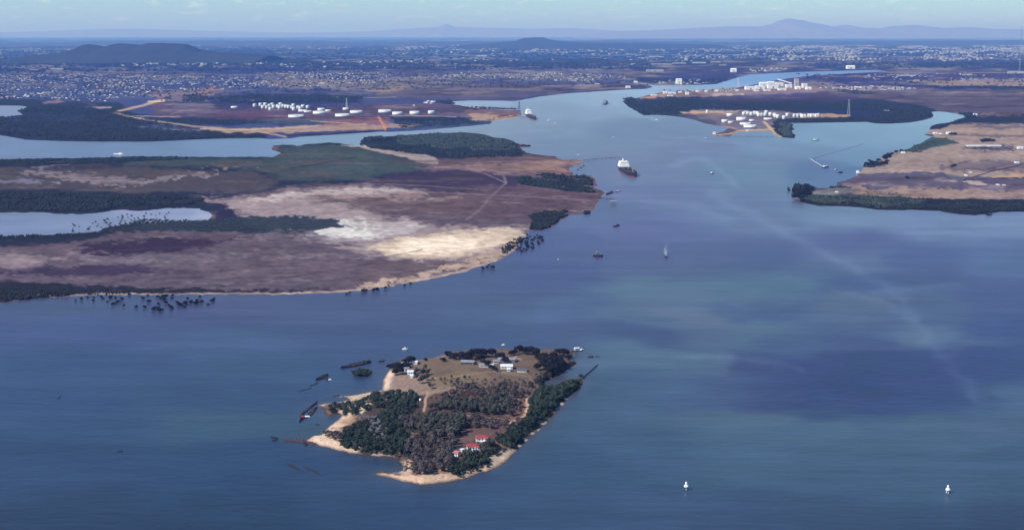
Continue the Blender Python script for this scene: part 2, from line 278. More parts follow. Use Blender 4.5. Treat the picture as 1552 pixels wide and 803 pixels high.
NORTH_PAINT = [
 ([(-200,52),(1700,52),(1700,90),(-200,90)], (84,112,158), 2, 1, 0),
 ([(-200,86),(600,88),(900,90),(1100,94),(1100,100),(600,104),(400,112),(-200,112)], (68,84,134), 3, .9, 3),
 ([(120,70),(340,72),(400,88),(500,96),(80,96)], (66,84,136), 4, .8, 2),
 ([(0,100),(100,100),(95,103),(0,103)], (140,140,170), 1, .7, 2),
 ([(-200,108),(400,108),(600,106),(640,120),(560,134),(400,138),(200,150),(-200,156)], (86,96,138), 3, .8, 3),
 ([(380,126),(430,120),(560,124),(700,124),(720,130),(560,136),(430,134)], (140,136,148), 2, .7, 5),
 ([(560,112),(760,104),(960,106),(960,124),(760,128),(560,124)], (110,116,148), 3, .6, 5),
 ([(560,138),(600,134),(680,136),(620,142),(575,145)], (168,144,142), 1.5, .85, 4),
 ([(640,128),(760,126),(960,128),(950,137),(860,141),(810,147),(760,152),(640,150),(560,146)], (104,97,128), 2, .8, 3),
 ([(760,130),(820,134),(900,136),(880,139),(800,137)], (76,72,108), 1.5, .8, 4),
 ([(700,141),(760,136),(740,142),(690,146)], (150,126,132), 1, .7, 4),
 ([(210,140),(330,140),(420,146),(400,150),(300,154),(235,152)], (140,120,140), 2, .85, 4),
 ([(296,134),(318,134),(318,141),(296,141)], (172,128,136), 1, .7, 4),
 ([(300,148),(340,140),(480,142),(560,146),(560,156),(480,160),(330,160)], (70,76,118), 2, .85, 4),
 ([(-200,148),(60,152),(180,158),(200,172),(250,182),(330,194),(420,200),(400,212),(200,217),(80,216),(-200,200)], (58,68,98), 2, 1, 3),
 ([(0,178),(60,172),(160,176),(120,184),(0,186)], (82,92,118), 2, .7, 5),
 ([(190,193),(240,190),(330,196),(310,201),(240,198)], (118,118,146), 1, .8, 3),
 ([(56,156),(90,152),(106,156),(60,158)], (165,140,155), 1, .7, 2), ([(128,156),(160,160),(150,166),(128,170)], (120,112,140), 1.5, .6, 3), ([(145,162),(170,162),(168,165),(148,166)], (190,176,190), .8, .8, 2),
 ([(230,155),(300,158),(400,160),(500,160),(700,158),(790,166),(780,178),(700,176),(560,184),(440,186),(330,182),(230,180)], (108,92,120), 2, .95, 3),
 ([(330,170),(450,176),(560,180),(470,184),(340,178)], (112,82,112), 1.5, .7, 4),
 ([(250,178),(330,180),(440,186),(430,191),(330,190),(230,184)], (60,66,104), 1.5, .9, 3),
 ([(300,156),(420,158),(560,160),(560,164),(380,166),(300,163)], (74,76,114), 1, .7, 6), ([(560,168),(700,164),(720,170),(600,176),(560,176)], (84,80,112), 1, .6, 6), ([(250,157),(320,158),(330,168),(270,172),(240,166)], (122,112,134), 1, .6, 7), ([(400,176),(520,178),(700,172),(700,177),(500,182),(420,181)], (126,110,128), .8, .6, 7),
 ([(370,184),(470,181),(560,184),(480,189),(380,192)], (84,96,112), 1.5, .85, 3),
 ([(480,184),(575,180),(590,186),(580,191),(500,190)], (160,108,122), 1.2, .8, 4),
 ([(300,192),(380,197),(470,191),(560,189),(650,190),(620,194),(574,197),(506,200),(430,203),(380,203),(320,198)], (178,152,146), 1, .9, 3),
 ([(590,180),(700,178),(744,184),(744,189),(680,194),(600,199),(640,190)], (78,88,110), 1.2, .9, 3),
 ([(590,178),(700,178),(700,184),(600,186)], (62,66,104), 1, .8, 3),
 ([(390,206),(440,203),(560,198),(575,200),(506,205),(430,208)], (78,76,106), 1, .8, 3),
 ([(700,158),(792,164),(790,178),(744,184),(700,178)], (140,112,124), 1.5, .8, 4),
 ([(700,172),(760,176),(790,172),(788,178),(745,183),(715,180)], (192,166,150), 1, .8, 5),
 ([(690,158),(790,163),(788,168),(700,166)], (72,66,100), 1, .7, 3),
 ([(990,118),(1110,114),(1100,126),(960,127),(950,122)], (76,88,132), 2, .85, 4),
 ([(960,125.5),(1024,128),(1060,129.5),(991,131)], (158,146,150), .8, .7, 2),
 ([(1170,84),(1600,84),(1600,96),(1400,99),(1170,98)], (100,110,152), 3, .7, 3),
 ([(1250,96),(1600,94),(1600,103),(1300,106),(1180,109)], (74,88,138), 2, .85, 3)]
LINES_NORTH = [([(172,172),(190,167),(215,161),(238,154),(247,152)], 3.2, (206,180,164)), ([(174,172),(200,178),(240,185),(290,192),(340,196),(380,199),(432,208)], 2.6, (188,166,156)), ([(200,177),(260,178),(272,177)], 1.0, (190,178,178)),
 ([(258,174),(275,169),(295,167)], 1.0, (160,140,146)), ([(225,155),(247,154)], 2.4, (236,212,180)), ([(573,178),(580,190),(584,198)], 2.2, (220,150,128)), ([(590,176.5),(640,177),(690,178)], .8, (190,176,182)),
 ([(500,148),(560,149),(600,148)], .8, (170,162,172)), ([(380,153),(420,153)], .6, (150,144,170)), ([(300,196),(360,198),(430,196),(480,192)], 1.3, (205,186,168)), ([(530,188),(500,186),(470,184)], .8, (205,180,160))]
SOUTH_PAINT = [
 ([(1100,106),(1700,104),(1700,150),(1100,150)], (94,94,134), 2, 1, 0),
 ([(1380,124),(1450,122),(1700,116),(1700,131),(1420,131)], (170,154,158), 1.2, .8, 3),
 ([(1350,130),(1460,131),(1700,130),(1700,137),(1460,135)], (64,58,98), 1, .85, 3),
 ([(1240,135),(1340,136),(1420,136),(1400,140),(1250,139)], (150,136,150), 1, .7, 4),
 ([(1210,114),(1290,110),(1340,112),(1420,116),(1340,126),(1240,126)], (78,82,128), 2, .8, 3),
 ([(1230,138),(1420,138),(1700,136),(1700,176),(1460,174),(1410,170),(1380,158),(1240,148)], (104,95,122), 2, .9, 3),
 ([(1600,150),(1400,150),(1360,144),(1420,140),(1600,142)], (118,106,128), 2, .5, 5),
 ([(940,152),(975,149),(1040,146),(1100,146),(1130,150),(1200,151),(1280,148),(1340,152),(1415,166),(1416,178),(1370,188),(1200,188),(1190,170),(1060,166),(1030,172),(1000,176),(975,177)], (54,66,100), 1.5, 1, 2),
 ([(945,152),(980,148),(1010,150),(1008,156),(965,157)], (88,92,118), 1, .7, 4),
 ([(1070,145),(1140,147),(1250,143),(1330,150),(1250,156),(1150,156),(1095,156)], (88,82,118), 1.5, .85, 3),
 ([(1230,163),(1340,164),(1380,170),(1330,178),(1230,175)], (66,74,106), 1.5, .8, 3),
 ([(960,150),(1000,142),(1060,138),(1120,134),(1240,130),(1240,141),(1120,145),(1040,147),(990,149)], (150,134,150), 1, .9, 3),
 ([(962,150),(1000,143),(1010,147),(985,150)], (192,152,148), 1, .8, 3), ([(1070,143),(1130,142),(1130,145),(1075,146)], (214,196,196), .8, .7, 3),
 ([(940,158),(1000,162),(1030,172),(1034,180),(1000,178),(970,178)], (70,88,102), 1.5, .7, 3),
 ([(1024,170),(1060,168),(1100,168),(1180,170),(1240,173),(1240,181),(1190,184),(1180,190),(1172,200),(1120,200),(1096,192),(1070,184),(1045,176)], (128,116,136), 1, .95, 3),
 ([(1026,170),(1055,170),(1110,170),(1105,174),(1060,174),(1040,174)], (196,168,150), 1, .9, 3),
 ([(1040,176),(1075,182),(1100,191),(1085,191),(1060,185)], (92,92,108), 1, .8, 3),
 ([(1172,184),(1200,184),(1208,200),(1208,212),(1182,209),(1170,195)], (66,84,90), 1, 1, 2),
 ([(1220,176),(1240,174),(1288,174),(1288,178),(1240,180),(1220,181)], (192,160,148), .8, .9, 2),
 ([(1180,181),(1300,179),(1340,181),(1340,189),(1180,188)], (46,56,92), 1, .85, 2),
 ([(1409,190),(1440,180),(1480,172),(1700,176),(1700,190),(1480,186),(1440,190),(1412,198)], (64,58,94), 1.2, .9, 2),
 ([(1470,174),(1560,170),(1700,170),(1700,174),(1490,178)], (140,126,140), .8, .6, 4),
 ([(1404,199),(1440,190),(1500,188),(1720,190),(1720,270),(1480,270),(1400,262),(1300,264),(1340,236),(1412,208)], (160,146,148), 1.5, 1, 3),
 ([(1480,190),(1720,188),(1720,196),(1500,196)], (120,106,126), 1.5, .8, 4),
 ([(1420,206),(1500,205),(1720,206),(1720,209),(1500,208)], (108,96,120), 1, .7, 3),
 ([(1440,200),(1480,198),(1560,198),(1560,204),(1480,204)], (176,156,150), 1, .6, 5),
 ([(1368,229),(1386,220),(1412,208.5),(1436,210),(1448,218),(1425,222),(1400,228),(1380,231)], (76,92,92), 1, .95, 3),
 ([(1448,224),(1530,222),(1545,230),(1500,229)], (96,88,110), 1, .8, 4),
 ([(1430,250),(1480,244),(1560,246),(1720,248),(1720,262),(1480,262),(1420,256)], (120,104,120), 2, .75, 8),
 ([(1300,264),(1400,266),(1450,272),(1500,275),(1720,270),(1720,286),(1500,284),(1400,290),(1330,282),(1270,278)], (108,94,114), 1.5, .8, 7),
 ([(1266,278),(1330,280),(1300,286),(1260,286)], (150,124,130), 1, .8, 4),
 ([(1270,284),(1400,286),(1500,290),(1720,284),(1720,312),(1480,305),(1380,302),(1290,297)], (166,144,140), 1.5, .85, 7),
 ([(1400,284),(1520,280),(1720,280),(1720,290),(1500,290)], (112,94,116), 1.5, .8, 4),
 ([(1440,276),(1480,276),(1500,281),(1470,281)], (196,182,178), 1, .9, 4), ([(1490,270),(1552,265),(1600,265),(1600,271),(1520,271)], (198,166,146), 1, .8, 4),
 ([(1480,296),(1560,290),(1600,290),(1600,298),(1500,303)], (160,142,150), 1, .7, 6),
 ([(1199,300),(1240,297),(1300,297),(1380,301),(1460,303),(1720,308),(1720,330),(1480,330),(1380,320),(1240,314)], (48,62,72), 1.2, 1, 2.5),
 ([(1222,288),(1290,287),(1298,292),(1270,297),(1230,297)], (136,128,132), 1, .9, 2),
 ([(1196,284),(1232,280),(1232,302),(1210,306)], (58,64,78), 1, .9, 2),
 ([(1196,299),(1214,300),(1212,305),(1198,303)], (150,150,160), 1, .7, 2)]
LINES_SOUTH = [([(1084,205),(1104,203.5),(1120,198.5),(1166,197.6),(1172,196)], 2.0, (212,174,142)), ([(1158,186),(1166,194),(1176,204),(1183,208)], 3.0, (208,184,160)), ([(1096,192),(1108,194),(1116,197)], 1.5, (190,158,140)),
 ([(1050,140),(1080,158),(1098,167)], 1.0, (100,92,122)), ([(1460,274),(1500,262),(1552,250)], 1.3, (74,66,92)), ([(1460,275),(1552,270)], .9, (72,64,92)), ([(1480,262),(1552,244)], .8, (84,76,100)),
 ([(1140,205),(1090,206.4)], .5, (180,150,150)), ([(1340,259),(1400,261),(1440,262)], .8, (190,168,150)), ([(1300,262),(1340,258)], .8, (196,176,160))]
ISLAND_PAINT = [
 ([(440,500),(920,500),(920,760),(440,760)], (118,102,104), 1, 1, 0),
 ([(640,548),(700,542),(800,545),(862,550),(850,562),(820,572),(806,590),(770,588),(700,582),(650,575)], (116,104,104), 5, .95, 5),
 ([(650,576),(700,566),(740,568),(760,580),(700,586),(640,590)], (134,122,108), 3, .6, 4),
 ([(580,592),(582,572),(600,562),(640,575),(660,590),(700,592),(640,606),(610,600)], (160,140,136), 4, .95, 4),
 ([(576,594),(581,566),(592,554),(600,556),(596,570),(592,592)], (220,198,184), 3, .95, 2),
 ([(590,560),(640,545),(700,532),(704,536),(660,548),(620,552)], (150,134,136), 3, .9, 3),
 ([(625,604),(780,596),(800,620),(770,660),(700,700),(620,720),(612,660),(620,640)], (98,84,90), 5, .9, 5),
 ([(770,590),(830,580),(800,640),(770,650),(760,610)], (116,98,102), 4, .7, 4),
 ([(676,645),(700,640),(770,644),(745,668),(700,680),(680,672)], (122,100,104), 3, .6, 6),
 ([(480,606),(520,600),(580,592),(560,606),(520,614),(484,616)], (204,184,170), 2, .95, 3),
 ([(455,668),(500,640),(530,618),(560,612),(566,618),(540,632),(510,652),(520,672),(560,682),(600,692),(614,704),(600,700),(540,692),(480,676)], (222,198,182), 2.5, .98, 3),
 ([(538,628),(545,616),(566,616),(562,624),(548,632)], (240,226,196), 2, .9, 3),
 ([(510,640),(540,632),(560,630),(570,640),(520,656)], (196,164,140), 3, .7, 5),
 ([(560,716),(640,724),(700,716),(730,706),(760,694),(782,682),(785,690),(750,716),(700,734),(640,740),(560,724)], (212,184,166), 2, .98, 3),
 ([(600,700),(625,700),(640,712),(620,722),(598,716)], (204,180,168), 3, .9, 3),
 ([(625,716),(680,712),(720,706),(700,718),(640,724)], (170,138,126), 3, .8, 5),
 ([(740,690),(760,686),(782,680),(776,690),(755,700),(738,702)], (204,186,172), 2, .9, 4),
 ([(608,545),(700,545),(740,560),(700,566),(640,570),(612,560)], (136,122,112), 5, .5, 5),
 ([(562,618),(640,600),(650,640),(620,690),(560,690),(520,672),(530,650)], (76,72,80), 3, .85, 3),
 ([(548,625),(580,640),(590,665),(575,672),(560,650)], (112,110,130), 4, .8, 6),
 ([(618,642),(635,646),(632,664),(616,668)], (168,148,138), 2, .8, 4),
 ([(826,583),(884,574),(880,592),(846,616),(820,645),(780,680),(756,672),(790,640),(800,600)], (50,56,66), 2, .85, 2),
 ([(800,590),(830,566),(876,546),(876,552),(850,568),(826,580)], (48,46,66), 2, .9, 2),
 ([(776,596),(800,600),(800,630),(780,640),(768,636)], (150,118,112), 3, .8, 3),
 ([(820,640),(835,632),(850,612),(862,604),(856,612),(846,622),(836,636),(820,648),(800,664),(790,676),(780,682),(796,664)], (178,158,148), 1.5, .9, 2)]
LINES_ISLAND = [([(798,607),(799,622),(794,634),(782,641),(772,645)], 2.6, (216,188,170)), ([(647,598),(645,612),(643,628)], 2.2, (196,168,152)), ([(662,592),(654,600),(647,606)], 2.2, (170,146,130)), ([(645,632),(700,634),(760,640),(776,640)], 1.6, (146,124,128)),
 ([(606,578),(680,577),(740,568),(800,570)], 1.3, (160,142,120)), ([(790,548),(780,545),(786,541),(800,538)], 1.4, (170,150,146)), ([(700,608),(730,612),(690,614)], 2.5, (150,124,120)), ([(800,568),(812,590),(806,604),(798,606)], 2.5, (138,114,116)),
 ([(626,598),(650,592),(700,588),(760,590)], 2.0, (142,126,112)), ([(735,560),(770,572),(800,574)], 1.4, (150,132,120))]

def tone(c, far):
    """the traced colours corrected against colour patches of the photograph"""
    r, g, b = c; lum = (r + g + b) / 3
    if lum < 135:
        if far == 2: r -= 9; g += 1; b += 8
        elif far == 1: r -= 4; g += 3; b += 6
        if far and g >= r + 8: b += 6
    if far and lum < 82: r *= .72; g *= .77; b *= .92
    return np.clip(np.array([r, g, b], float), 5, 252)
def paint(u, v, base, regions, lines, seed, far=0):
    """base colours of the ground at the mesh points: traced regions with ragged edges"""
    n = len(u); col = np.tile(tone(base, far), (n, 1))
    nx = fbm(u / 26, v / 8, seed, 5) - .5; ny = fbm(u / 22 + 50, v / 7, seed + 5, 5) - .5
    fine = fbm(u / 7, v / 2.2, seed + 9, 4) - .5
    for poly, c, soft, k, warp in regions:
        if far == 1 and soft >= 2: soft = soft * 1.7
        pa = np.asarray(poly, float)
        b = (u > pa[:, 0].min() - 30) & (u < pa[:, 0].max() + 30) & (v > pa[:, 1].min() - 12) & (v < pa[:, 1].max() + 12)
        if not b.any(): continue
        uu = u[b] / 3 + nx[b] * warp * 4; vv = v[b] + ny[b] * warp * 1.8
        d = sdf(uu, vv, pa / [3, 1]) + fine[b] * (warp * 1.7)
        a = (k * sstep(d, -soft * .6, soft * .6))[:, None]
        col[b] = col[b] * (1 - a) + tone(c, far) * a
    for line, wd, c in lines:
        la = np.asarray(line, float)
        b = (u > la[:, 0].min() - 12) & (u < la[:, 0].max() + 12) & (v > la[:, 1].min() - 6) & (v < la[:, 1].max() + 6)
        if not b.any(): continue
        uu = u[b] + nx[b] * 4; vv = v[b] + ny[b] * 1.5; d = np.full(b.sum(), 1e9)
        for i in range(len(la) - 1):
            ax, ay = la[i]; ex, ey = la[i + 1] - la[i]
            t = np.clip(((uu - ax) * ex + (vv - ay) * ey) / (ex * ex + ey * ey), 0, 1)
            # rows are squeezed by the grazing view
            d = np.minimum(d, np.hypot((uu - ax - t * ex) * .55, (vv - ay - t * ey)))
        a = (sstep(-d, -wd * .75, -wd * .3) * .85)[:, None]
        col[b] = col[b] * (1 - a) + tone(c, far) * a
    return col

def land(name, poly, holes, us, vs, base, regions, lines, seed, m, top, slope, rag, island=False, beach=None):
    U, V_ = np.meshgrid(us, vs); u = U.ravel(); v = V_.ravel()
    x, y = PX(u, v, 0.0)
    D = np.maximum(y, 1)
    scale = np.maximum(mpp_arr(v), .3)
    lg = np.log(D) * F                     # bearing and log distance: the same raggedness near and far
    wx = x + (fbm(u / 9, lg / 22, seed, 4) - .5) * rag * scale * 9
    wy = y + (fbm(u / 9 + 40, lg / 22, seed + 3, 4) - .5) * rag * scale * 22
    sd = sdf(wx, wy, wpoly(poly))
    for h_ in holes: sd = np.minimum(sd, -sdf(wx, wy, wpoly(h_)))
    z = np.clip(sd * slope, -2.0, top)
    relief = fbm(x / 60, y / 60, seed + 2, 4) if island else fbm(x / 400, y / 400, seed + 2, 3)
    z = np.where(z > 0, z + np.clip(sd / (40 if island else 400), 0, 1) * (relief - .3) * (3.0 if island else 1.2), z)
    # move sideways points so that the raised ground still shows where it was traced
    keepz = z
    nr, nc = U.shape; idx = np.arange(nr * nc).reshape(nr, nc)
    q = np.stack([idx[:-1, :-1], idx[1:, :-1], idx[1:, 1:], idx[:-1, 1:]], -1).reshape(-1, 4)
    ok = (z[q].max(1) > -.6)
    q = q[ok]
    used = np.unique(q); re = np.full(nr * nc, -1); re[used] = np.arange(len(used)); q = re[q]
    u, v, x, y, z, sd = u[used], v[used], x[used], y[used], z[used], sd[used]
    far_ = 0 if island else (1 if name.startswith('marsh') else 2)
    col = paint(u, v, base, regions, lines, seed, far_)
    sc = mpp_arr(v)
    # mottling of mud, grass and scrub at several sizes
    lg = np.log(np.maximum(y, 1)) * F
    mot = (fbm(u / 34, lg / 60, seed + 20, 5) - .5) * .36 + (fbm(u / 6, lg / 16, seed + 25, 3) - .5) * .26
    if island: mot = (fbm(x / 18, y / 18, seed + 20, 5) - .5) * .34 + (fbm(x / 3, y / 3, seed + 25, 3) - .5) * .2
    if not island:                           # pale and dark smears over the flats
        s1 = fbm(u / 60, lg / 38, seed + 40, 5); s2 = fbm(u / 48 + 7, lg / 30, seed + 44, 5); s3 = fbm(u / 16, lg / 30, seed + 47, 4)
        gain = 1.6 if far_ == 2 else 1.15; k1 = np.clip(sstep(s1, .54, .70) * .34 * sstep(s3, .35, .6) * gain, 0, 1)[:, None]; k2 = np.clip(sstep(s2, .55, .70) * .38 * gain, 0, 1)[:, None]
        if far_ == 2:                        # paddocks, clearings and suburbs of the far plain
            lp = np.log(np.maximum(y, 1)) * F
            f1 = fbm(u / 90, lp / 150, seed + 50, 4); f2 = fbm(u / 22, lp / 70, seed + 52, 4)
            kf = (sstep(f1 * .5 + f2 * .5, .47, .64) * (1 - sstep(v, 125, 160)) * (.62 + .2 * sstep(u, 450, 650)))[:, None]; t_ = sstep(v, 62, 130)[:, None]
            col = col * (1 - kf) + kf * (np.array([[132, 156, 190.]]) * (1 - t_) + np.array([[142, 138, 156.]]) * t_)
        if far_ == 1:                        # brown openings through the green marsh
            f1 = fbm(u / 70, lg / 40, seed + 50, 5); kf = (sstep(f1, .52, .66) * .55 * (1 - sstep(v, 285, 330)) * sstep(v, 222, 236))[:, None]
            col = col * (1 - kf) + kf * np.array([[100, 92, 106.]])
        lum = col.mean(1, keepdims=True); act = sstep(col[:, 0], 78, 100)[:, None]
        col = col + k1 * act * (np.array([[168, 156, 164.]]) - col) * np.clip((190 - lum) / 60, 0, 1)
        k2 = k2 * (1 - .85 * sstep(lum, 125, 165))
        col = col * (1 - k2 * (.35 + .35 * act)) + k2 * (.35 + .35 * act) * np.array([[66, 58, 82.]])
    wet = sstep(z, .1, .75)[:, None]          # darker damp strip at the waterline
    if island: col = col * (.72 + .28 * wet) 
    if beach:
        bc, bw, u0, v0 = beach; k = (sstep(sd, bw * 1.6, bw * .7) * sstep(v, v0 - 15, v0 + 5) * sstep(u, u0 - 30, u0 + 20) * (.4 + .8 * fbm(u / 30, v / 10, seed + 60, 3)))[:, None]
        col = col * (1 - k) + np.array([bc], float) * k
    lc = surf(np.clip(col, 4, 250), v, CAL_LAND)
    if CAL is None: lc = np.clip(lc * (1 + mot[:, None] * (1.5 if not island else 1.3)), .008, .72)
    o = np_mesh(name, np.stack([x, y, z], -1), q, m, smooth=True, colors=lc)
    tag(o, kind='structure'); return o
def mpp_arr(v): return H / np.maximum(v - HZ, 1.5)

M_ground = mat('ground', (0, 0, 0), 0.95, 0.05, 0.28, attr='tone', spec=0.05, detail=6)
M_isle = mat('island_ground', (0, 0, 0), 0.95, 0.35, 0.2, attr='tone', spec=0.05, detail=6)
far_rows = np.concatenate([[52.4, 53.2, 54.2, 55.5], np.arange(57, 130, .45), np.arange(130, 225, .55)])
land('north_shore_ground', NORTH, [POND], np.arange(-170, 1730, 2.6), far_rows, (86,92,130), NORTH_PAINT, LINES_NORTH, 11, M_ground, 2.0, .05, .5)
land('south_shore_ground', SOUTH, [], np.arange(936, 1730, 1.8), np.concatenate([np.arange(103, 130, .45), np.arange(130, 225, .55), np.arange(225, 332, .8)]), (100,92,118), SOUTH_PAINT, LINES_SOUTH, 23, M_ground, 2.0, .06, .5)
land('marsh_ground', MARSH, [LAGOON], np.arange(-170, 930, 1.8), np.concatenate([np.arange(198, 260, .6), np.arange(260, 480, .9)]), MUD, MARSH_PAINT, LINES_MARSH, 31, M_ground, 1.6, .06, 1.0, beach=((186, 166, 158), 9, 90, 395))
land('island_ground', ISLAND, [], np.arange(450, 896, .9), np.arange(520, 742, .7), (118,102,104), ISLAND_PAINT, LINES_ISLAND, 47, M_isle, 2.2, .22, .5, True)
land('islet_ground', ISLET, [], np.arange(526, 572, 1.2), np.arange(553, 574, .8), (70,66,60), [], [], 51, M_isle, .5, .2, .5, True)

# ------------------------------------------------------------------ water
WATER_PTS = [(900,220,112,142,172),(850,200,116,148,176),(980,200,110,140,172),(1060,230,108,136,170),(1200,230,108,142,174),(1300,210,118,158,188),(1380,200,122,162,190),(1300,240,110,146,178),(1440,178,130,170,198),(850,165,126,158,186),(920,150,134,168,196),(1000,135,140,176,206),(1100,132,128,166,202),(1170,118,108,150,198),(1250,110,108,142,190),(1400,107,98,126,178),(720,158,140,170,198),(0,168,126,152,186),(0,225,112,142,178),(200,225,108,140,176),(350,222,112,146,180),(500,210,122,158,188),(640,200,130,160,188),(780,195,126,156,182),(0,340,128,148,184),(100,335,132,152,186),(250,325,152,168,202),(310,326,176,188,216),(108,455,82,103,138),(108,500,78,100,145),(108,560,68,95,135),(108,640,62,88,128),(108,700,58,82,118),(108,790,52,75,106),(358,460,86,103,140),(358,482,78,95,136),(358,510,80,106,144),(358,600,66,92,130),(358,640,68,98,126),(358,700,56,82,120),(358,790,48,76,108),(560,470,84,103,140),(560,510,74,97,136),(600,780,56,82,116),(600,745,60,86,120),(400,560,70,98,134),(740,430,86,107,144),(740,470,84,109,144),(740,510,74,99,138),(740,780,64,92,126),(860,700,66,94,128),(860,780,66,92,126),(860,600,74,104,136),(860,420,84,106,150),(860,470,86,112,150),(860,500,80,102,140),(968,262,114,136,170),(968,300,106,126,166),(968,350,98,114,160),(968,400,90,109,148),(968,432,98,130,154),(968,480,92,120,150),(968,506,74,98,136),(968,532,92,122,148),(968,600,78,108,138),(968,680,72,102,134),(968,780,68,94,128),(1060,474,104,127,152),(1060,450,98,126,152),(1060,545,92,120,148),(1060,600,80,104,140),(1060,500,92,116,148),(1060,400,88,109,148),(1138,262,110,140,170),(1138,330,104,130,165),(1138,390,82,105,146),(1138,432,90,125,150),(1138,470,80,106,146),(1138,500,92,121,146),(1138,550,72,88,132),(1138,600,68,86,130),(1138,636,88,116,140),(1138,700,78,108,138),(1138,790,66,90,124),(1220,560,66,84,130),(1220,600,60,80,126),(1220,630,68,90,130),(1220,655,84,112,140),(1220,520,76,101,138),(1308,330,114,144,175),(1308,370,88,106,152),(1308,395,98,122,155),(1308,430,78,103,144),(1308,460,92,117,146),(1308,520,72,93,134),(1308,560,60,78,124),(1308,590,56,75,118),(1308,622,62,82,126),(1308,652,78,106,136),(1308,700,74,102,132),(1308,790,64,88,118),(1408,340,114,140,177),(1408,390,82,105,152),(1408,430,80,103,144),(1408,470,84,109,144),(1408,512,96,122,151),(1408,560,62,80,130),(1408,600,62,84,130),(1408,648,80,108,137),(1408,720,72,100,130),(1408,795,60,84,116),(1528,335,118,144,181),(1528,400,90,116,156),(1528,450,80,100,148),(1528,500,68,90,138),(1528,560,62,84,131),(1528,600,84,113,144),(1528,650,82,107,139),(1528,700,72,98,130),(1528,790,56,78,108),(1480,600,72,96,136),(1480,560,62,82,130),(1240,260,98,128,166),(880,330,94,118,156),(880,370,86,106,148)]  # water colours by place: dark patches hold painted cloud shadow, pale teal ones silt
def water():
    us = np.concatenate([[-3000, -1200, -500], np.arange(-200, 1760, 4.0), [2100, 2800, 4600]])
    vs = np.concatenate([[52.4, 54, 57], np.arange(60, 260, 1.4), np.arange(260, 850, 2.2), [880, 940, 1050, 1300, 1800]])
    U, V_ = np.meshgrid(us, vs); u = U.ravel(); v = V_.ravel(); x, y = PX(u, v, 0)
    # drifting silt and painted cloud shadow: the points are stretched along the current and swirled
    su = u + (fbm(u / 130, v / 36, 71, 4) - .5) * 120 + (fbm(u / 40, v / 9, 72, 3) - .5) * 26
    sv = v + (fbm(u / 130 + 9, v / 36, 73, 4) - .5) * 34 * sstep(v, 180, 420) + (fbm(u / 50, v / 7, 74, 3) - .5) * 6 * sstep(v, 180, 420)
    W = np.zeros(len(u)); A = np.zeros((len(u), 3))
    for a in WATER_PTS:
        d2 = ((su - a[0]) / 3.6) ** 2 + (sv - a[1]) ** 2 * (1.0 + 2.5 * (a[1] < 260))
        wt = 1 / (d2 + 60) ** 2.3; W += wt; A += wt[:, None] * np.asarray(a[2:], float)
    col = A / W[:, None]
    row = col.reshape(U.shape[0], U.shape[1], 3)[:, 30:-30].mean(1); col = col + (np.repeat(row, U.shape[1], 0) - col) * (.24 * sstep(v, 240, 330))[:, None]
    k = (1 - sstep(v, 225, 262))[:, None]; col = col * (1 - k) + col * np.array([[1.09, 1.04, 1.03]]) * k
    streak = (fbm(u / 170, v / 3.2, 75, 4) - .5) * .09 * sstep(v, 110, 400) + (fbm(u / 60, v / 20, 76, 4) - .5) * .06
    col *= (1 + streak)[:, None]
    # pale silt lines where two currents meet
    for line, wd, k in [([(1085,290),(1110,310),(1150,330),(1230,372),(1300,412),(1350,432),(1378,470),(1410,520),(1440,556),(1470,590),(1488,604)], 7, 9), ([(1270,440),(1330,455),(1380,486)], 6, 7), ([(1020,540),(1120,540),(1180,552),(1210,560)], 5, 10), ([(900,290),(960,300),(1040,310),(1100,330)], 5, 7), ([(1020,250),(1060,236),(1090,262),(1120,282)], 4, 8), ([(960,180),(985,178),(1000,184)], 2, 12), ([(1000,205),(1090,215),(1200,225)], 2, 6), ([(1330,440),(1400,436),(1460,430)], 4, 9)]:
        d = np.full(len(u), 1e9); uu = u + (fbm(u / 30, v / 14, 77, 3) - .5) * 34; vv = v + (fbm(u / 30, v / 14, 79, 3) - .5) * 10
        for i in range(len(line) - 1):
            ax, ay = line[i]; ex, ey = line[i+1][0] - ax, line[i+1][1] - ay
            t = np.clip(((uu-ax)*ex + (vv-ay)*ey) / (ex*ex + ey*ey), 0, 1); d = np.minimum(d, np.hypot((uu-ax-t*ex) * .6, vv-ay-t*ey))
        col += (k * np.exp(-(d / wd) ** 2) * (.4 + 1.0 * fbm(u / 14, v / 6, 78, 3)))[:, None]
    # shallows over sand round the island
    near = (u > 380) & (u < 960) & (v > 490) & (v < 800)
    sd = -sdf(x[near], y[near], wpoly(ISLAND)); nn = fbm(x[near] / 30, y[near] / 40, 80, 4)
    a = (np.exp(-np.clip(sd, 0, 999) / 9) * (.25 + nn * .75) * .6)[:, None]
    col[near] = col[near] * (1 - a) + np.array([112, 112, 128.]) * a
    a = (np.exp(-(np.clip(sd, 0, 999) / 30) ** 2) * sstep(nn, .35, .7) * .22)[:, None]
    col[near] = col[near] * (1 - a) + np.array([60, 84, 104.]) * a
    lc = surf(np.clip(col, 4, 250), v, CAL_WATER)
    nr, nc = U.shape; idx = np.arange(nr * nc).reshape(nr, nc)
    q = np.stack([idx[:-1, :-1], idx[1:, :-1], idx[1:, 1:], idx[:-1, 1:]], -1).reshape(-1, 4)
    m = mat('water', (0, 0, 0), 0.32, attr='tone', spec=0.28)
    nt = m.node_tree; N = nt.nodes; L = nt.links; b = N['Principled BSDF']; b.inputs['IOR'].default_value = 1.33
    t = N.new('ShaderNodeTexCoord'); mp = N.new('ShaderNodeMapping'); mp.inputs['Rotation'].default_value = (0, 0, .5); mp.inputs['Scale'].default_value = (.05, .14, 1); L.new(t.outputs['Object'], mp.inputs[0])
    n = N.new('ShaderNodeTexNoise'); n.inputs['Scale'].default_value = 1.0; n.inputs['Detail'].default_value = 9; L.new(mp.outputs[0], n.inputs[0])
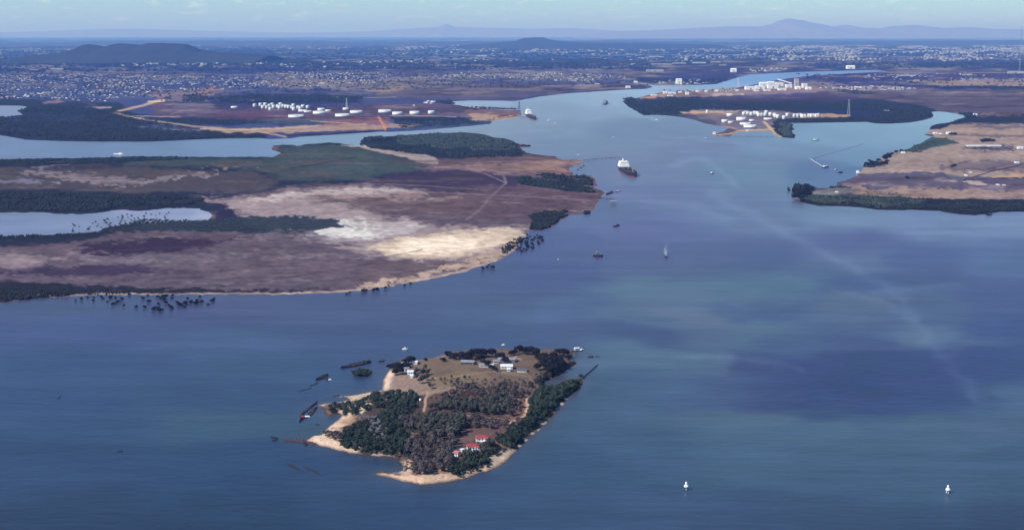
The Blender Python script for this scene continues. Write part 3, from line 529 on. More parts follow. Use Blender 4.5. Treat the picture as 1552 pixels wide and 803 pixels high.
    bp = N.new('ShaderNodeBump'); bp.inputs['Strength'].default_value = 0.3; bp.inputs['Distance'].default_value = 1.2; L.new(n.outputs[0], bp.inputs['Height']); L.new(bp.outputs[0], b.inputs['Normal'])
    at = [n_ for n_ in N if n_.type == 'ATTRIBUTE'][0]; mp2 = N.new('ShaderNodeMapping'); mp2.inputs['Rotation'].default_value = (0, 0, .35); mp2.inputs['Scale'].default_value = (.006, .018, 1); L.new(t.outputs['Object'], mp2.inputs[0])
    n2 = N.new('ShaderNodeTexNoise'); n2.inputs['Scale'].default_value = 1.0; n2.inputs['Detail'].default_value = 8; n2.inputs['Roughness'].default_value = .65; L.new(mp2.outputs[0], n2.inputs[0])
    r2 = N.new('ShaderNodeMapRange'); r2.inputs[1].default_value = .3; r2.inputs[2].default_value = .7; r2.inputs[3].default_value = .84; r2.inputs[4].default_value = 1.16; L.new(n2.outputs[0], r2.inputs[0])
    sc_ = N.new('ShaderNodeVectorMath'); sc_.operation = 'SCALE'; L.new(at.outputs['Color'], sc_.inputs[0]); L.new(r2.outputs[0], sc_.inputs['Scale']); L.new(sc_.outputs[0], b.inputs['Base Color'])
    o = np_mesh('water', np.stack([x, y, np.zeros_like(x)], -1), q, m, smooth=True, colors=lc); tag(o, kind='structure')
water()

# ------------------------------------------------------------------ hills and the ranges on the skyline
def hills(name, prof, D, depth, app, seed, rough=.12):
    """a real ridge, depth metres deep, whose crest shows along prof = [(u, v)] when it stands D metres away"""
    pu = np.array([p[0] for p in prof], float); pv = np.array([p[1] for p in prof], float)
    us = np.linspace(pu[0], pu[-1], 260); ts = np.linspace(-1, 1, 25)
    Ug, T = np.meshgrid(us, ts); a = (Ug - CU) / F
    vtop = np.interp(Ug, pu, pv); b = (CV - vtop) / F
    Y = D + T * depth * .5; X = a * D * 1.0
    top = H + D * (-st + b * ct) / (ct + b * st)
    X = a * D / (ct) 
    crest = (1 - np.abs(T)) ** .8 * (1 + (fbm(X / (depth * .18), Y / (depth * .18), seed, 5) - .5) * rough * 2 * (np.abs(T) + .15) ) 
    z = np.maximum(top, 2) * crest + (fbm(X / 900, Y / 900, seed + 4, 4) - .5) * top * rough - 3
    nr, nc = Ug.shape; idx = np.arange(nr * nc).reshape(nr, nc)
    q = np.stack([idx[:-1, :-1], idx[:-1, 1:], idx[1:, 1:], idx[1:, :-1]], -1).reshape(-1, 4)
    n = mat(name, app, .95, .002, .3, spec=0, detail=10)
    o = np_mesh(name, np.stack([X.ravel(), Y.ravel(), z.ravel()], -1), q, n, smooth=True); tag(o, kind='structure')
FO = (.028, .033, .038); FR = (.16, .135, .09)
hills('wooded_hill', [(60,84),(110,80),(132,75),(142,68),(152,66.5),(162,68),(175,70),(186,67),(195,65.5),(212,66.5),(228,67.5),(240,65),(262,64.8),(285,66),(298,67.5),(306,71),(320,76),(350,80),(420,84)], 17500, 2600, FO, 3)
hills('low_hill', [(700,68),(760,65),(782,62),(792,58.5),(806,57),(822,57),(832,60),(852,63),(900,65.5),(1000,66),(1080,68)], 33000, 6000, FO, 5)
hills('distant_rise', [(-160,67),(0,66),(200,62),(400,62),(560,64),(760,62),(940,62),(1100,64),(1300,63),(1500,61),(1720,62)], 42000, 9000, (.05, .05, .05), 9)
hills('east_range', [(860,56),(930,48),(1000,45.5),(1060,42),(1105,40),(1140,40.5),(1158,37),(1168,32),(1182,28.5),(1194,30),(1206,31),(1218,34),(1232,37),(1250,41),(1262,38.5),(1272,38),(1290,42),(1318,43.5),(1336,39.5),(1350,38.5),(1372,38),(1388,40),(1410,43),(1440,41.5),(1460,42),(1490,44),(1552,45.5),(1640,44),(1720,50)], 95000, 20000, FR, 7)
hills('west_range', [(-200,52),(-60,50),(40,49),(110,46.5),(160,44.5),(230,44),(290,46),(360,48),(470,50),(560,48),(620,44),(655,41.5),(668,41.5),(676,37.5),(682,37),(690,41),(720,42),(800,44),(860,43),(900,45),(960,49),(1040,55)], 120000, 18000, FR, 8, .06)
# the air itself
def haze():
    m = bpy.data.materials.new('haze'); m.use_nodes = True; N = m.node_tree.nodes; L = m.node_tree.links
    o_ = N['Material Output']; N.remove(N['Principled BSDF'])
    v = N.new('ShaderNodeVolumePrincipled'); v.inputs['Color'].default_value = HAZE_COL; v.inputs['Density'].default_value = HAZE_DENS; v.inputs['Absorption Color'].default_value = (.80, .75, .6, 1); v.inputs['Anisotropy'].default_value = 0.0
    L.new(v.outputs[0], o_.inputs['Volume'])
    b = MB(); b.box(-200000, 200000, -3000, 330000, -4, 1500); o = b.build('haze', m); tag(o, kind='stuff')
HAZE_COL = (.16, .35, .98, 1); HAZE_DENS = 2.8e-5
haze()
#TREES#
# ------------------------------------------------------------------ heights of the island ground
def igz(x, y):
    """ground height on the island (same rule as its mesh)"""
    x = np.atleast_1d(np.asarray(x, float)); y = np.atleast_1d(np.asarray(y, float))
    sd = sdf(x, y, wpoly(ISLAND)); z = np.clip(sd * .22, -2, 2.2)
    relief = fbm(x / 60, y / 60, 49, 4)
    return np.where(z > 0, z + np.clip(sd / 40, 0, 1) * (relief - .3) * 3.0, np.maximum(z, -.3))
def G(u, v, z=None):
    """a spot on the land, at ground height"""
    p = P(u, v)
    if z is None: z = float(igz(p.x, p.y)[0]) if (440 < u < 900 and v > 515) else 1.3
    return P(u, v, z)
def dart(poly, dist, n, seed, inset=0.0, z=2.0, exclude=(), tries=40):
    """random spots, at least dist apart, inside a traced outline"""
    r = np.random.default_rng(seed); wp = wpoly(poly, z); lo = wp.min(0); hi = wp.max(0); out = np.zeros((0, 2)); 
    for _ in range(tries):
        c = r.uniform(lo, hi, (max(n * 4, 200), 2)); ok = sdf(c[:, 0], c[:, 1], wp) > inset
        for ex in exclude: ok &= sdf(c[:, 0], c[:, 1], wpoly(ex, z)) < 0
        for p in c[ok]:
            if len(out) >= n: return out
            if len(out) == 0 or ((out - p) ** 2).sum(1).min() > dist * dist: out = np.vstack([out, p])
    return out
def rows_of(pts, z=0):
    return UV(pts[:, 0], pts[:, 1], z)

# ------------------------------------------------------------------ trees
def foliage(name, col, amp=.35, rnd=.22, nscale=.35):
    m = mat(name, col, .75, nscale, amp, rnd=rnd, spec=.15, detail=3); return m
M_bark = mat('bark', (.16, .13, .11), .95, 1.5, .3)
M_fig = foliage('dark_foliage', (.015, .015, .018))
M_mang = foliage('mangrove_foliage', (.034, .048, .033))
M_scrub = foliage('scrub_foliage', (.088, .072, .070), amp=.22, rnd=.3)
M_scrubg = foliage('green_scrub_foliage', (.066, .066, .054), rnd=.35)
M_grey = foliage('grey_twigs', (.22, .21, .24), rnd=.2)

def crown_geo(r, h, z0, lobes, n, leaf, seed, flat=.8):
    """leaf-sized faces spread over several uneven lobes"""
    g = np.random.default_rng(seed); cs = []
    for i in range(lobes):
        a = g.uniform(0, 2 * PI); d = g.uniform(0, .62) * r if i else 0
        cs.append((d * math.cos(a), d * math.sin(a), z0 + h * g.uniform(.3, .68), r * g.uniform(.38, .62)))
    cs = np.array(cs); k = g.integers(0, lobes, n); c = cs[k]
    d = g.normal(size=(n, 3)); d[:, 2] = np.abs(d[:, 2]) * .9 - .25; d /= np.linalg.norm(d, axis=1)[:, None]
    rad = c[:, 3] * g.uniform(.62, 1.08, n)
    p = c[:, :3] + d * rad[:, None] * np.array([1, 1, flat * h / (1.3 * r)])
    nrm = d + g.normal(size=(n, 3)) * .55; nrm /= np.linalg.norm(nrm, axis=1)[:, None]
    t = np.cross(nrm, g.normal(size=(n, 3))); t /= np.linalg.norm(t, axis=1)[:, None]; b = np.cross(nrm, t)
    s = leaf * g.uniform(.6, 1.4, (n, 1)); asp = g.uniform(.5, 1, (n, 1))
    V = np.stack([p - t*s - b*s*asp, p + t*s*.9 - b*s*asp*.7, p + t*s + b*s*asp, p - t*s*.7 + b*s*asp*1.1], 1).reshape(-1, 3)
    return V, np.arange(4 * n).reshape(-1, 4)
def tree_kind(name, m, r, h, trunk, lobes, n, leaf, seeds, flat=.8, bark=None):
    """a few different trees of one kind, each a trunk and a crown under an Empty (far below the ground until placed)"""
    out = []
    for s in seeds:
        root = empty(name)
        V, Q = crown_geo(r, h, trunk, lobes, n, leaf, s, flat); np_mesh('crown', V, Q, m, root)
        b = MB(); g = random.Random(s); lean = Vector((g.uniform(-.4, .4), g.uniform(-.4, .4), trunk + h * .35))
        b.tube((0, 0, -1.2), lean, .035 * h + .08, .02 * h + .05, 6)
        for i in range(4):
            a = g.uniform(0, 6.28); q = Vector((math.cos(a) * r * .55, math.sin(a) * r * .55, trunk + h * .6)); b.tube(lean * .75, q, .018 * h + .04, .03, 5)
        b.build('trunk', bark or M_bark, root)
        out.append(root)
    return out
USED = set()
MANGQ = []
def plant(kinds, x, y, z, s, label, cat, group, g):
    k = kinds[g.randrange(len(kinds))]
    if k.name not in USED: USED.add(k.name); o = k
    else: o = copy_tree(k)
    o.location = (x, y, z); o.rotation_euler = (0, 0, g.uniform(0, 6.28)); q = s * g.uniform(.9, 1.1); o.scale = (q, q, s * g.uniform(.88, 1.12))
    tag(o, label, cat, group); return o
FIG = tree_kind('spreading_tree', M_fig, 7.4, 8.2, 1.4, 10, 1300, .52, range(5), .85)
MANG = tree_kind('mangrove_tree', M_mang, 3.6, 4.4, .5, 7, 560, .40, range(20, 26), .85)
SCRUB = tree_kind('scrub_tree', M_scrub, 3.6, 5.4, 1.3, 8, 480, .38, range(40, 46), .95)
GSCR = tree_kind('gum_tree', M_scrubg, 3.8, 6.2, 1.4, 8, 520, .42, range(60, 66), .95)
MANGX = tree_kind('shore_mangrove_tree', M_mang, 3.4, 4.6, .7, 6, 420, .42, [26], .85)
GREY = tree_kind('bare_mangrove_tree', M_grey, 2.6, 3.6, .6, 5, 150, .26, range(80, 83), .9)
SHRUB = tree_kind('mangrove_shrub', M_fig, 2.7, 2.7, .2, 6, 260, .5, range(90, 94), .8)

CLEAR = [[(698,658),(716,654),(750,655),(752,669),(736,678),(722,688),(700,696),(684,694),(686,684),(700,674)], [(606,562),(640,558),(642,572),(612,572)]]
def grove(kinds, poly, dist, n, seed, s0, s1, label, cat, group, inset=0.5, excl=True, z0=None, rim=3.2):
    g = random.Random(seed); s0 *= .8; s1 *= 1.12; pts = dart(poly, dist, n, seed, inset, 2.0, CLEAR if excl else ())
    if excl:
        pts = pts[sdf(pts[:, 0], pts[:, 1], wpoly(ISLAND)) > rim]
    if excl:                                  # keep the tracks open
        pu, pv = UV(pts[:, 0], pts[:, 1]); dm = np.full(len(pts), 1e9)
        for ln, wd, _c in LINES_ISLAND:
            for (ax, ay), (bx, by) in zip(ln[:-1], ln[1:]):
                t = np.clip(((pu-ax)*(bx-ax) + (pv-ay)*(by-ay)) / ((bx-ax)**2 + (by-ay)**2), 0, 1); dm = np.minimum(dm, np.hypot((pu-ax-t*(bx-ax)) * .7, pv-ay-t*(by-ay)) - wd * .6)
        pts = pts[dm > 2.6]
    zz = igz(pts[:, 0], pts[:, 1]) if z0 is None else np.full(len(pts), z0)
    for p, z in zip(pts, zz):
        if kinds is MANG: MANGQ.append((float(p[0]), float(p[1]), float(z), g.uniform(s0, s1), label, cat, group)); continue
        plant(kinds, p[0], p[1], float(z), g.uniform(s0, s1), label, cat, group, g)
    return pts
def at_px(kinds, spots, label, cat, group, seed, z0=None):
    g = random.Random(seed)
    for u, v, s in spots:
        q = G(u, v) if z0 is None else P(u, v, z0); plant(kinds, q.x, q.y, q.z, s, label, cat, group, g)

# far shore row of dark round trees (foot of each tree in the photograph)
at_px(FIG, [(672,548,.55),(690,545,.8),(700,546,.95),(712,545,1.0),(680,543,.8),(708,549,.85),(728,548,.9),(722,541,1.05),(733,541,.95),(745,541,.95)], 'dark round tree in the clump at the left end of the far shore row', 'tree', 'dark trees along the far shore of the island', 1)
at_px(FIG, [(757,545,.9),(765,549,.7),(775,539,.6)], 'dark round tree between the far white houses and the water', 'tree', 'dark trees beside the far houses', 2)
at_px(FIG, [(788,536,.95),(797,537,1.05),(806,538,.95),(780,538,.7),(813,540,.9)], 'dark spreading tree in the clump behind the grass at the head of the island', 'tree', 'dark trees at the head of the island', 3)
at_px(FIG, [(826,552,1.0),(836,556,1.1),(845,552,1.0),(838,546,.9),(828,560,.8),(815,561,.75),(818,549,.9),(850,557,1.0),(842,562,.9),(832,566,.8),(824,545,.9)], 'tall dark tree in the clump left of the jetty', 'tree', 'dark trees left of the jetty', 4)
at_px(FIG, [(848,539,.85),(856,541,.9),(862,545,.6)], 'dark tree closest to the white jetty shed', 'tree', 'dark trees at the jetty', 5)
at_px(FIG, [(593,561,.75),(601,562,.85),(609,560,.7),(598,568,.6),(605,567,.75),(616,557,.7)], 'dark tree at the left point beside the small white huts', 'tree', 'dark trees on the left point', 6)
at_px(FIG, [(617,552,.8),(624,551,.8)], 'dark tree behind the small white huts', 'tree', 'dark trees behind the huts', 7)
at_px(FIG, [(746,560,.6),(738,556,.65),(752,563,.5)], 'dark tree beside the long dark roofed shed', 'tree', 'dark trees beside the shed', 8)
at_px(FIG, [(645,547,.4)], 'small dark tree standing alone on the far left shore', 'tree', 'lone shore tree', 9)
at_px(GSCR, [(632,565,.9),(640,570,1.0),(631,575,.85),(640,580,1.0),(646,576,.9),(636,581,.8),(648,568,.8),(628,569,.7),(644,561,.8)], 'grey green gum tree in the clump in front of the small white huts', 'tree', 'gum trees in front of the huts', 10)
at_px(GSCR, [(704,575,.55),(684,573,.5),(694,577,.55),(712,574,.4)], 'small tree out on the dry grass in the middle of the island', 'tree', 'small trees on the grass', 11)
at_px(SCRUB, [(668,577,.55),(674,576,.5),(684,580,.5),(692,580,.5),(656,576,.45)], 'low bush in the row across the dry grass', 'bush', 'bushes on the grass', 12)
at_px(GSCR, [(652,589,.75)], 'slim tree standing alone on the yellow grass', 'tree', 'lone tree on the grass', 13)
at_px(SCRUB, [(752,660,.6),(786,563,.5),(800,566,.5),(812,570,.6),(820,568,.55)], 'brown bush at the edge of the dark mangroves', 'bush', 'bushes at the mangrove edge', 14)
# the belts and thickets
RIGHT1 = [(822,590),(846,589),(862,583),(878,579),(882,582),(870,594),(854,606),(838,620),(816,616),(806,602),(812,590)]
RIGHT2 = [(806,602),(838,620),(832,633),(818,646),(800,655),(788,664),(774,678),(760,676),(752,670),(766,660),(790,646),(800,630)]
grove(MANG, RIGHT1, 3.7, 150, 21, .7, 1.1, 'green mangrove tree in the belt below the inlet on the right shore', 'mangrove tree', 'mangroves on the right shore')
grove(MANG, RIGHT2, 3.8, 120, 22, .7, 1.15, 'green mangrove tree between the red roofed houses and the right shore', 'mangrove tree', 'mangroves by the red roofed houses', rim=5.5)
grove(MANG, [(800,590),(814,575),(832,568),(848,560),(864,552),(875,548),(876,551),(866,557),(850,569),(836,575),(824,581),(812,590)], 3.6, 80, 23, .7, 1.0, 'dark mangrove tree lining the upper side of the small inlet', 'mangrove tree', 'mangroves along the inlet')
grove(MANG, [(532,632),(540,612),(575,598),(628,596),(634,610),(622,625),(604,630),(604,612),(585,620),(565,618),(548,624)], 3.8, 80, 24, .7, 1.1, 'green mangrove tree in the clump above the bare white sand', 'mangrove tree', 'mangroves above the white sand')
grove(MANG, [(516,672),(524,652),(545,640),(556,650),(572,668),(590,672),(600,690),(570,688),(530,682)], 3.9, 90, 25, .7, 1.05, 'green mangrove tree along the lower left beach', 'mangrove tree', 'mangroves behind the lower left beach', rim=5)
grove(MANG, [(575,630),(604,616),(618,632),(604,650),(622,668),(622,690),(600,690),(592,668),(580,650)], 3.9, 80, 26, .8, 1.15, 'green mangrove tree in the thicket left of the brown scrub', 'mangrove tree', 'mangroves beside the scrub')
grove(MANG, [(492,619),(516,611),(532,612),(528,624),(510,630),(494,628)], 3.6, 26, 27, .6, .85, 'green mangrove tree on the left sand spit', 'mangrove tree', 'mangroves on the left spit')
grove(MANG, [(680,715),(694,704),(716,698),(742,696),(740,708),(716,716),(694,722)], 3.6, 46, 28, .7, 1.05, 'green mangrove tree in the clump right behind the near beach', 'mangrove tree', 'mangroves behind the near beach', rim=7.5)
grove(GREY, [(552,632),(574,636),(590,655),(592,670),(574,676),(560,660)], 4.4, 26, 29, .7, 1.1, 'bare grey mangrove tree among the green ones', 'mangrove tree', 'bare grey mangroves')
grove(MANG, [(534,562),(541,560),(552,560),(561,562),(563,565),(556,567),(545,568),(536,566)], 2.6, 26, 30, .6, .85, 'dark mangrove tree on the tiny islet beside the long black wreck', 'mangrove tree', 'mangroves on the islet', excl=False, z0=.2)
grove(SCRUB, [(612,712),(612,690),(622,672),(650,664),(690,668),(690,690),(684,706),(672,716),(640,722)], 4.4, 84, 31, .75, 1.15, 'brown grey scrub tree in the thicket at the near end of the island', 'scrub tree', 'scrub at the near end', rim=7)
grove(SCRUB, [(664,605),(690,592),(730,586),(770,590),(800,598),(796,604),(740,606),(690,608)], 4.6, 70, 32, .65, 1.05, 'brown scrub tree in the strip below the dry grass', 'scrub tree', 'scrub below the grass')
grove(SCRUB, [(690,640),(740,636),(780,640),(796,648),(760,652),(716,650),(690,652)], 5.0, 40, 33, .6, .9, 'low brown scrub tree behind the red roofed houses', 'scrub tree', 'scrub behind the houses')
grove(SCRUB, [(604,650),(608,636),(622,632),(636,636),(640,648),(626,652)], 4.4, 22, 34, .6, 1.0, 'brown scrub tree beside the bare patch left of the thicket', 'scrub tree', 'scrub by the bare patch')
grove(SCRUB, [(740,612),(780,600),(796,610),(790,628),(770,636),(750,634)], 5.4, 24, 35, .6, .9, 'brown scrub tree left of the pale curving track', 'scrub tree', 'scrub by the curving track')
grove(GSCR, [(650,624),(672,612),(720,608),(760,608),(776,618),(764,630),(720,634),(680,632)], 4.4, 90, 36, .75, 1.1, 'grey green gum tree in the broad strip across the middle of the island', 'gum tree', 'gums across the middle')
grove(GSCR, [(634,664),(640,640),(660,634),(700,640),(708,650),(690,664),(660,668)], 4.4, 80, 37, .8, 1.15, 'grey green gum tree up the slope left of the red roofed houses', 'gum tree', 'gums left of the houses')
grove(GSCR, [(700,700),(690,690),(712,684),(740,676),(756,684),(738,694)], 4.8, 22, 38, .6, .95, 'gum tree below the red roofed houses', 'gum tree', 'gums below the houses')
grove(SHRUB, [(510,662),(524,650),(546,640),(560,632),(566,640),(545,650),(530,664)], 3.6, 30, 39, .35, .6, 'low dark bush on the bare white sand', 'bush', 'bushes on the white sand')
at_px(FIG, [(1204,302,1.3),(1210,299,1.5),(1216,296,1.5),(1222,292,1.4),(1228,289,1.3),(1213,304,1.2),(1207,295,1.3),(1219,301,1.2),(1226,298,1.1),(1222,286,1.2)], 'tall dark tree on the tip of the right hand point', 'tree', 'tall trees on the right hand point', 40, 1.3)
at_px(FIG, [(1314,252,1.1),(1322,250,1.2),(1330,253,1.2),(1338,251,1.2),(1344,247,1.0),(1318,246,.9),(1332,246,1.0),(1340,241,1.1),(1346,238,1.1),(1352,236,1.0),(1358,233,1.0),(1366,231,.9)], 'dark tree in the line along the right hand bay shore', 'tree', 'trees along the bay shore', 41, 1.3)
at_px(FIG, [(1488,216,1.2),(1494,215,1.3),(1500,215,1.3),(1506,216,1.1),(1441,205,1.0),(1447,205,1.0)], 'dark tree among the farm buildings of the right hand fields', 'tree', 'trees by the farm buildings', 42, 1.3)
grove(SCRUB, [(488,657),(500,655),(516,659),(521,668),(508,669),(490,662)], 3.2, 24, 61, .4, .6, 'low brown bush on the sand near the left tip', 'bush', 'bushes near the left tip', rim=1)
grove(MANG, [(521,623),(530,617),(541,620),(540,628),(528,634),(520,631)], 3.4, 12, 62, .6, .85, 'green mangrove tree between the left spit and the bare white sand', 'mangrove tree', 'mangroves beside the spit', rim=1)
# shore shrubs standing in the shallows of the marsh
def scatter(poly, n, dist, s0, s1, seed, label, group, kinds=SHRUB):
    g = random.Random(seed)
    for p in dart(poly, dist, n, seed, 0, 0): plant(kinds, p[0], p[1], 0.2, g.uniform(s0, s1), label, 'mangrove', group, g)
scatter([(100,450),(200,447),(330,449),(325,462),(240,474),(170,462),(100,458)], 44, 8, .7, 1.25, 1, 'dark mangrove shrub standing in the water off the straight left shore', 'mangroves off the left shore')
at_px(SHRUB, [(232,470,1.3),(243,471,1.5),(272,463,1.6),(281,461,1.5),(290,459,1.2),(298,460,1.4),(306,459,1.3),(321,457,1.1),(226,458,1.1),(180,458,1.1),(167,452,1.2)], 'larger dark mangrove shrub furthest out in the water off the left shore', 'mangrove', 'outer mangroves off the left shore', 5, .2)
at_px(SHRUB, [(525,446,.8),(530,444,.9),(551,442,1.3),(555,441,1.1),(566,441,1.5),(572,440,1.4),(584,437,1.2),(589,434,.8),(613,433,.9),(622,430,.9)], 'dark mangrove shrub off the pale beach of the marsh', 'mangrove', 'mangroves off the pale beach', 6, .2)
at_px(SHRUB, [(732,408,1.3),(738,406,1.0),(747,406,1.5),(741,403,.9)], 'dark mangrove shrub in the small clump where the marsh shore turns', 'mangrove', 'mangroves at the shore bend', 7, .2)
scatter([(778,380),(800,356),(822,358),(824,366),(806,378),(786,384)], 34, 9, .8, 1.4, 8, 'dark mangrove shrub in the loose cluster off the marsh corner', 'mangroves off the marsh corner')
scatter([(100,353),(200,343),(250,335),(180,330),(110,340)], 36, 16, .6, 1.1, 9, 'small dark mangrove dotted over the shallow lagoon', 'mangroves in the lagoon')
scatter([(180,326),(260,322),(250,334),(190,338)], 20, 16, .5, 1.0, 10, 'dark mangrove at the far edge of the shallow lagoon', 'mangroves at the lagoon edge')
at_px(SHRUB, [(876,258,1.0),(880,255,1.2),(884,252,1.1),(1196,290,1.6),(1195,286,1.2),(1497,327,1.6),(1502,326,1.2)], 'dark mangrove standing alone close to shore', 'mangrove', 'lone shore mangroves', 11, .2)
at_px(FIG, [(1447,254,1.0),(1443,255,.8),(1374,272,.9)], 'dark tree standing alone on the open right hand fields', 'tree', 'lone trees on the fields', 12, 1.3)

# ------------------------------------------------------------------ woods that read as one mass
def ico(sub):
    bm = bmesh.new(); bmesh.ops.create_icosphere(bm, subdivisions=sub, radius=1); V = np.array([v.co[:] for v in bm.verts]); T = np.array([[v.index for v in f.verts] for f in bm.faces]); bm.free(); return V, T
IV1, IT1 = ico(1); IV2, IT2 = ico(2)
def blobs(name, pts, rad, hgt, z0, m, seed, big=False):
    """lumpy little crowns, each its own size, merged into one wood"""
    g = np.random.default_rng(seed); IV, IT = (IV2, IT2) if big else (IV1, IT1); n = len(pts); k = len(IV)
    base = IV[None] * (1 + (g.random((n, k, 1)) - .5) * .7)
    s = np.stack([rad * g.uniform(.8, 1.25, n), rad * g.uniform(.8, 1.25, n), hgt], -1)[:, None]
    z = np.zeros(n) + z0
    V = base * s + np.stack([pts[:, 0], pts[:, 1], z + hgt * .45], -1)[:, None]
    T = IT[None] + (np.arange(n) * k)[:, None, None]
    o = np_mesh(name, V.reshape(-1, 3), T.reshape(-1, 3), m); tag(o, kind='stuff'); return o
def fill(poly, n, seed, z=1.0, inset=0):
    r = np.random.default_rng(seed); wp = wpoly(poly, z); lo = wp.min(0); hi = wp.max(0); out = []
    tot = 0
    while tot < n:
        c = r.uniform(lo, hi, (n * 3, 2)); c = c[sdf(c[:, 0], c[:, 1], wp) > inset]; out.append(c); tot += len(c)
        if tot < n * .02: break
    return np.concatenate(out)[:n]
def wood(name, areas, m, seed, dens=2.6, flat=.5):
    P_, R_, H_ = [], [], []; g = np.random.default_rng(seed)
    for i, (poly, n, r, h) in enumerate(areas):
        n = int(n * dens); r = r * .55; h = h * flat
        p = fill(poly, n, seed + i)
        edge = min(np.sqrt(np.ptp(wpoly(poly)[:, 1]) * 2), .12 * np.ptp(wpoly(poly)[:, 0]), .12 * np.ptp(wpoly(poly)[:, 1])); sde = sdf(p[:, 0], p[:, 1], wpoly(poly))
        keep = (sde > fbm(p[:, 0] / 70, p[:, 1] / 140, seed + i + 3, 4) ** 2 * edge * 1.6) & (fbm(p[:, 0] / (r * 14), p[:, 1] / (r * 14), seed + i, 3) > .38)
        p = p[keep]; P_.append(p); R_.append(np.full(len(p), r) * g.uniform(.6, 1.25, len(p))); H_.append(np.full(len(p), h) * g.uniform(.6, 1.3, len(p)))
    blobs(name, np.concatenate(P_), np.concatenate(R_), np.concatenate(H_), 0.4, m, seed)
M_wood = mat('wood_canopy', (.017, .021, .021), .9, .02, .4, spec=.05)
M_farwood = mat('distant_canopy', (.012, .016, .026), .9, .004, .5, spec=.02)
M_marshwood = mat('mangrove_canopy', (.034, .044, .038), .9, .03, .4, spec=.05)
M_dry = mat('dry_canopy', (.085, .075, .062), .9, .03, .35, spec=.05)
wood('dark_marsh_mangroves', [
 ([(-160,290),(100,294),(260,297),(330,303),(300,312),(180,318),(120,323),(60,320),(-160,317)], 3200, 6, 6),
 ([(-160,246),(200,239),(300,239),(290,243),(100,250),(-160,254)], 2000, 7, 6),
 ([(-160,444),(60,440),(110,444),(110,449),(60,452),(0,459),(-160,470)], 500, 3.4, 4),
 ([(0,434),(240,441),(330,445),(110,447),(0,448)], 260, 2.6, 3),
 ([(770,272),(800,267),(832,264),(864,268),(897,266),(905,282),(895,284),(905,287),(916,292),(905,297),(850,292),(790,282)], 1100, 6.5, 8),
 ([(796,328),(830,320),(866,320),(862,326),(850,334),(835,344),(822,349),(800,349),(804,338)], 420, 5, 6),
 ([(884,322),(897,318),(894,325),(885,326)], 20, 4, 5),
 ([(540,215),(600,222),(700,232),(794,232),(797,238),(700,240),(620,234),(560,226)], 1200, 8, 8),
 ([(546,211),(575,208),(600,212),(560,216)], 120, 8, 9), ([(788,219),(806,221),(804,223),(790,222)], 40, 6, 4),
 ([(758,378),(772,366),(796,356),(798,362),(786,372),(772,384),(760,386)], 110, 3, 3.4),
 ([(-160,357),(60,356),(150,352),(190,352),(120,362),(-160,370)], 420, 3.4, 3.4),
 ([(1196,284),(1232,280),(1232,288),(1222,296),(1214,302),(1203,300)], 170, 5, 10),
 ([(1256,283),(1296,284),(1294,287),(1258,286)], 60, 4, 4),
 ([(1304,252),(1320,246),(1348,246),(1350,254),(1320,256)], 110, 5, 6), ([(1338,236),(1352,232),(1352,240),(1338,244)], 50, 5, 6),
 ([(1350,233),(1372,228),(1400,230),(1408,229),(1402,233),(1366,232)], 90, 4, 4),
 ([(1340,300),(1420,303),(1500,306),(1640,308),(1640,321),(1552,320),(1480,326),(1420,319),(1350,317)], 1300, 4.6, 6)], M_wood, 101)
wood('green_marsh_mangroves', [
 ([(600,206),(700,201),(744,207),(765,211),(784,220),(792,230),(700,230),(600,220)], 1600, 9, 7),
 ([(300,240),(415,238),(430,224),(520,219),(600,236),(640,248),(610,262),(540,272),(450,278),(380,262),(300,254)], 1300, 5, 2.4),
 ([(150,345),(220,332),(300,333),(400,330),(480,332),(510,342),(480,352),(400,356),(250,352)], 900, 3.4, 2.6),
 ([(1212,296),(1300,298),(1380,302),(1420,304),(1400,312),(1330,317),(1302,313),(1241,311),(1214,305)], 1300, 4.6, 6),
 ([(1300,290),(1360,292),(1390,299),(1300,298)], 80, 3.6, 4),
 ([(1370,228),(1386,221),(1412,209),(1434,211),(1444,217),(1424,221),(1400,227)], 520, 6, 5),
 ([(1182,187),(1198,187),(1203,195),(1200,200),(1205,208),(1190,208),(1178,200)], 260, 9, 8)], M_marshwood, 131)
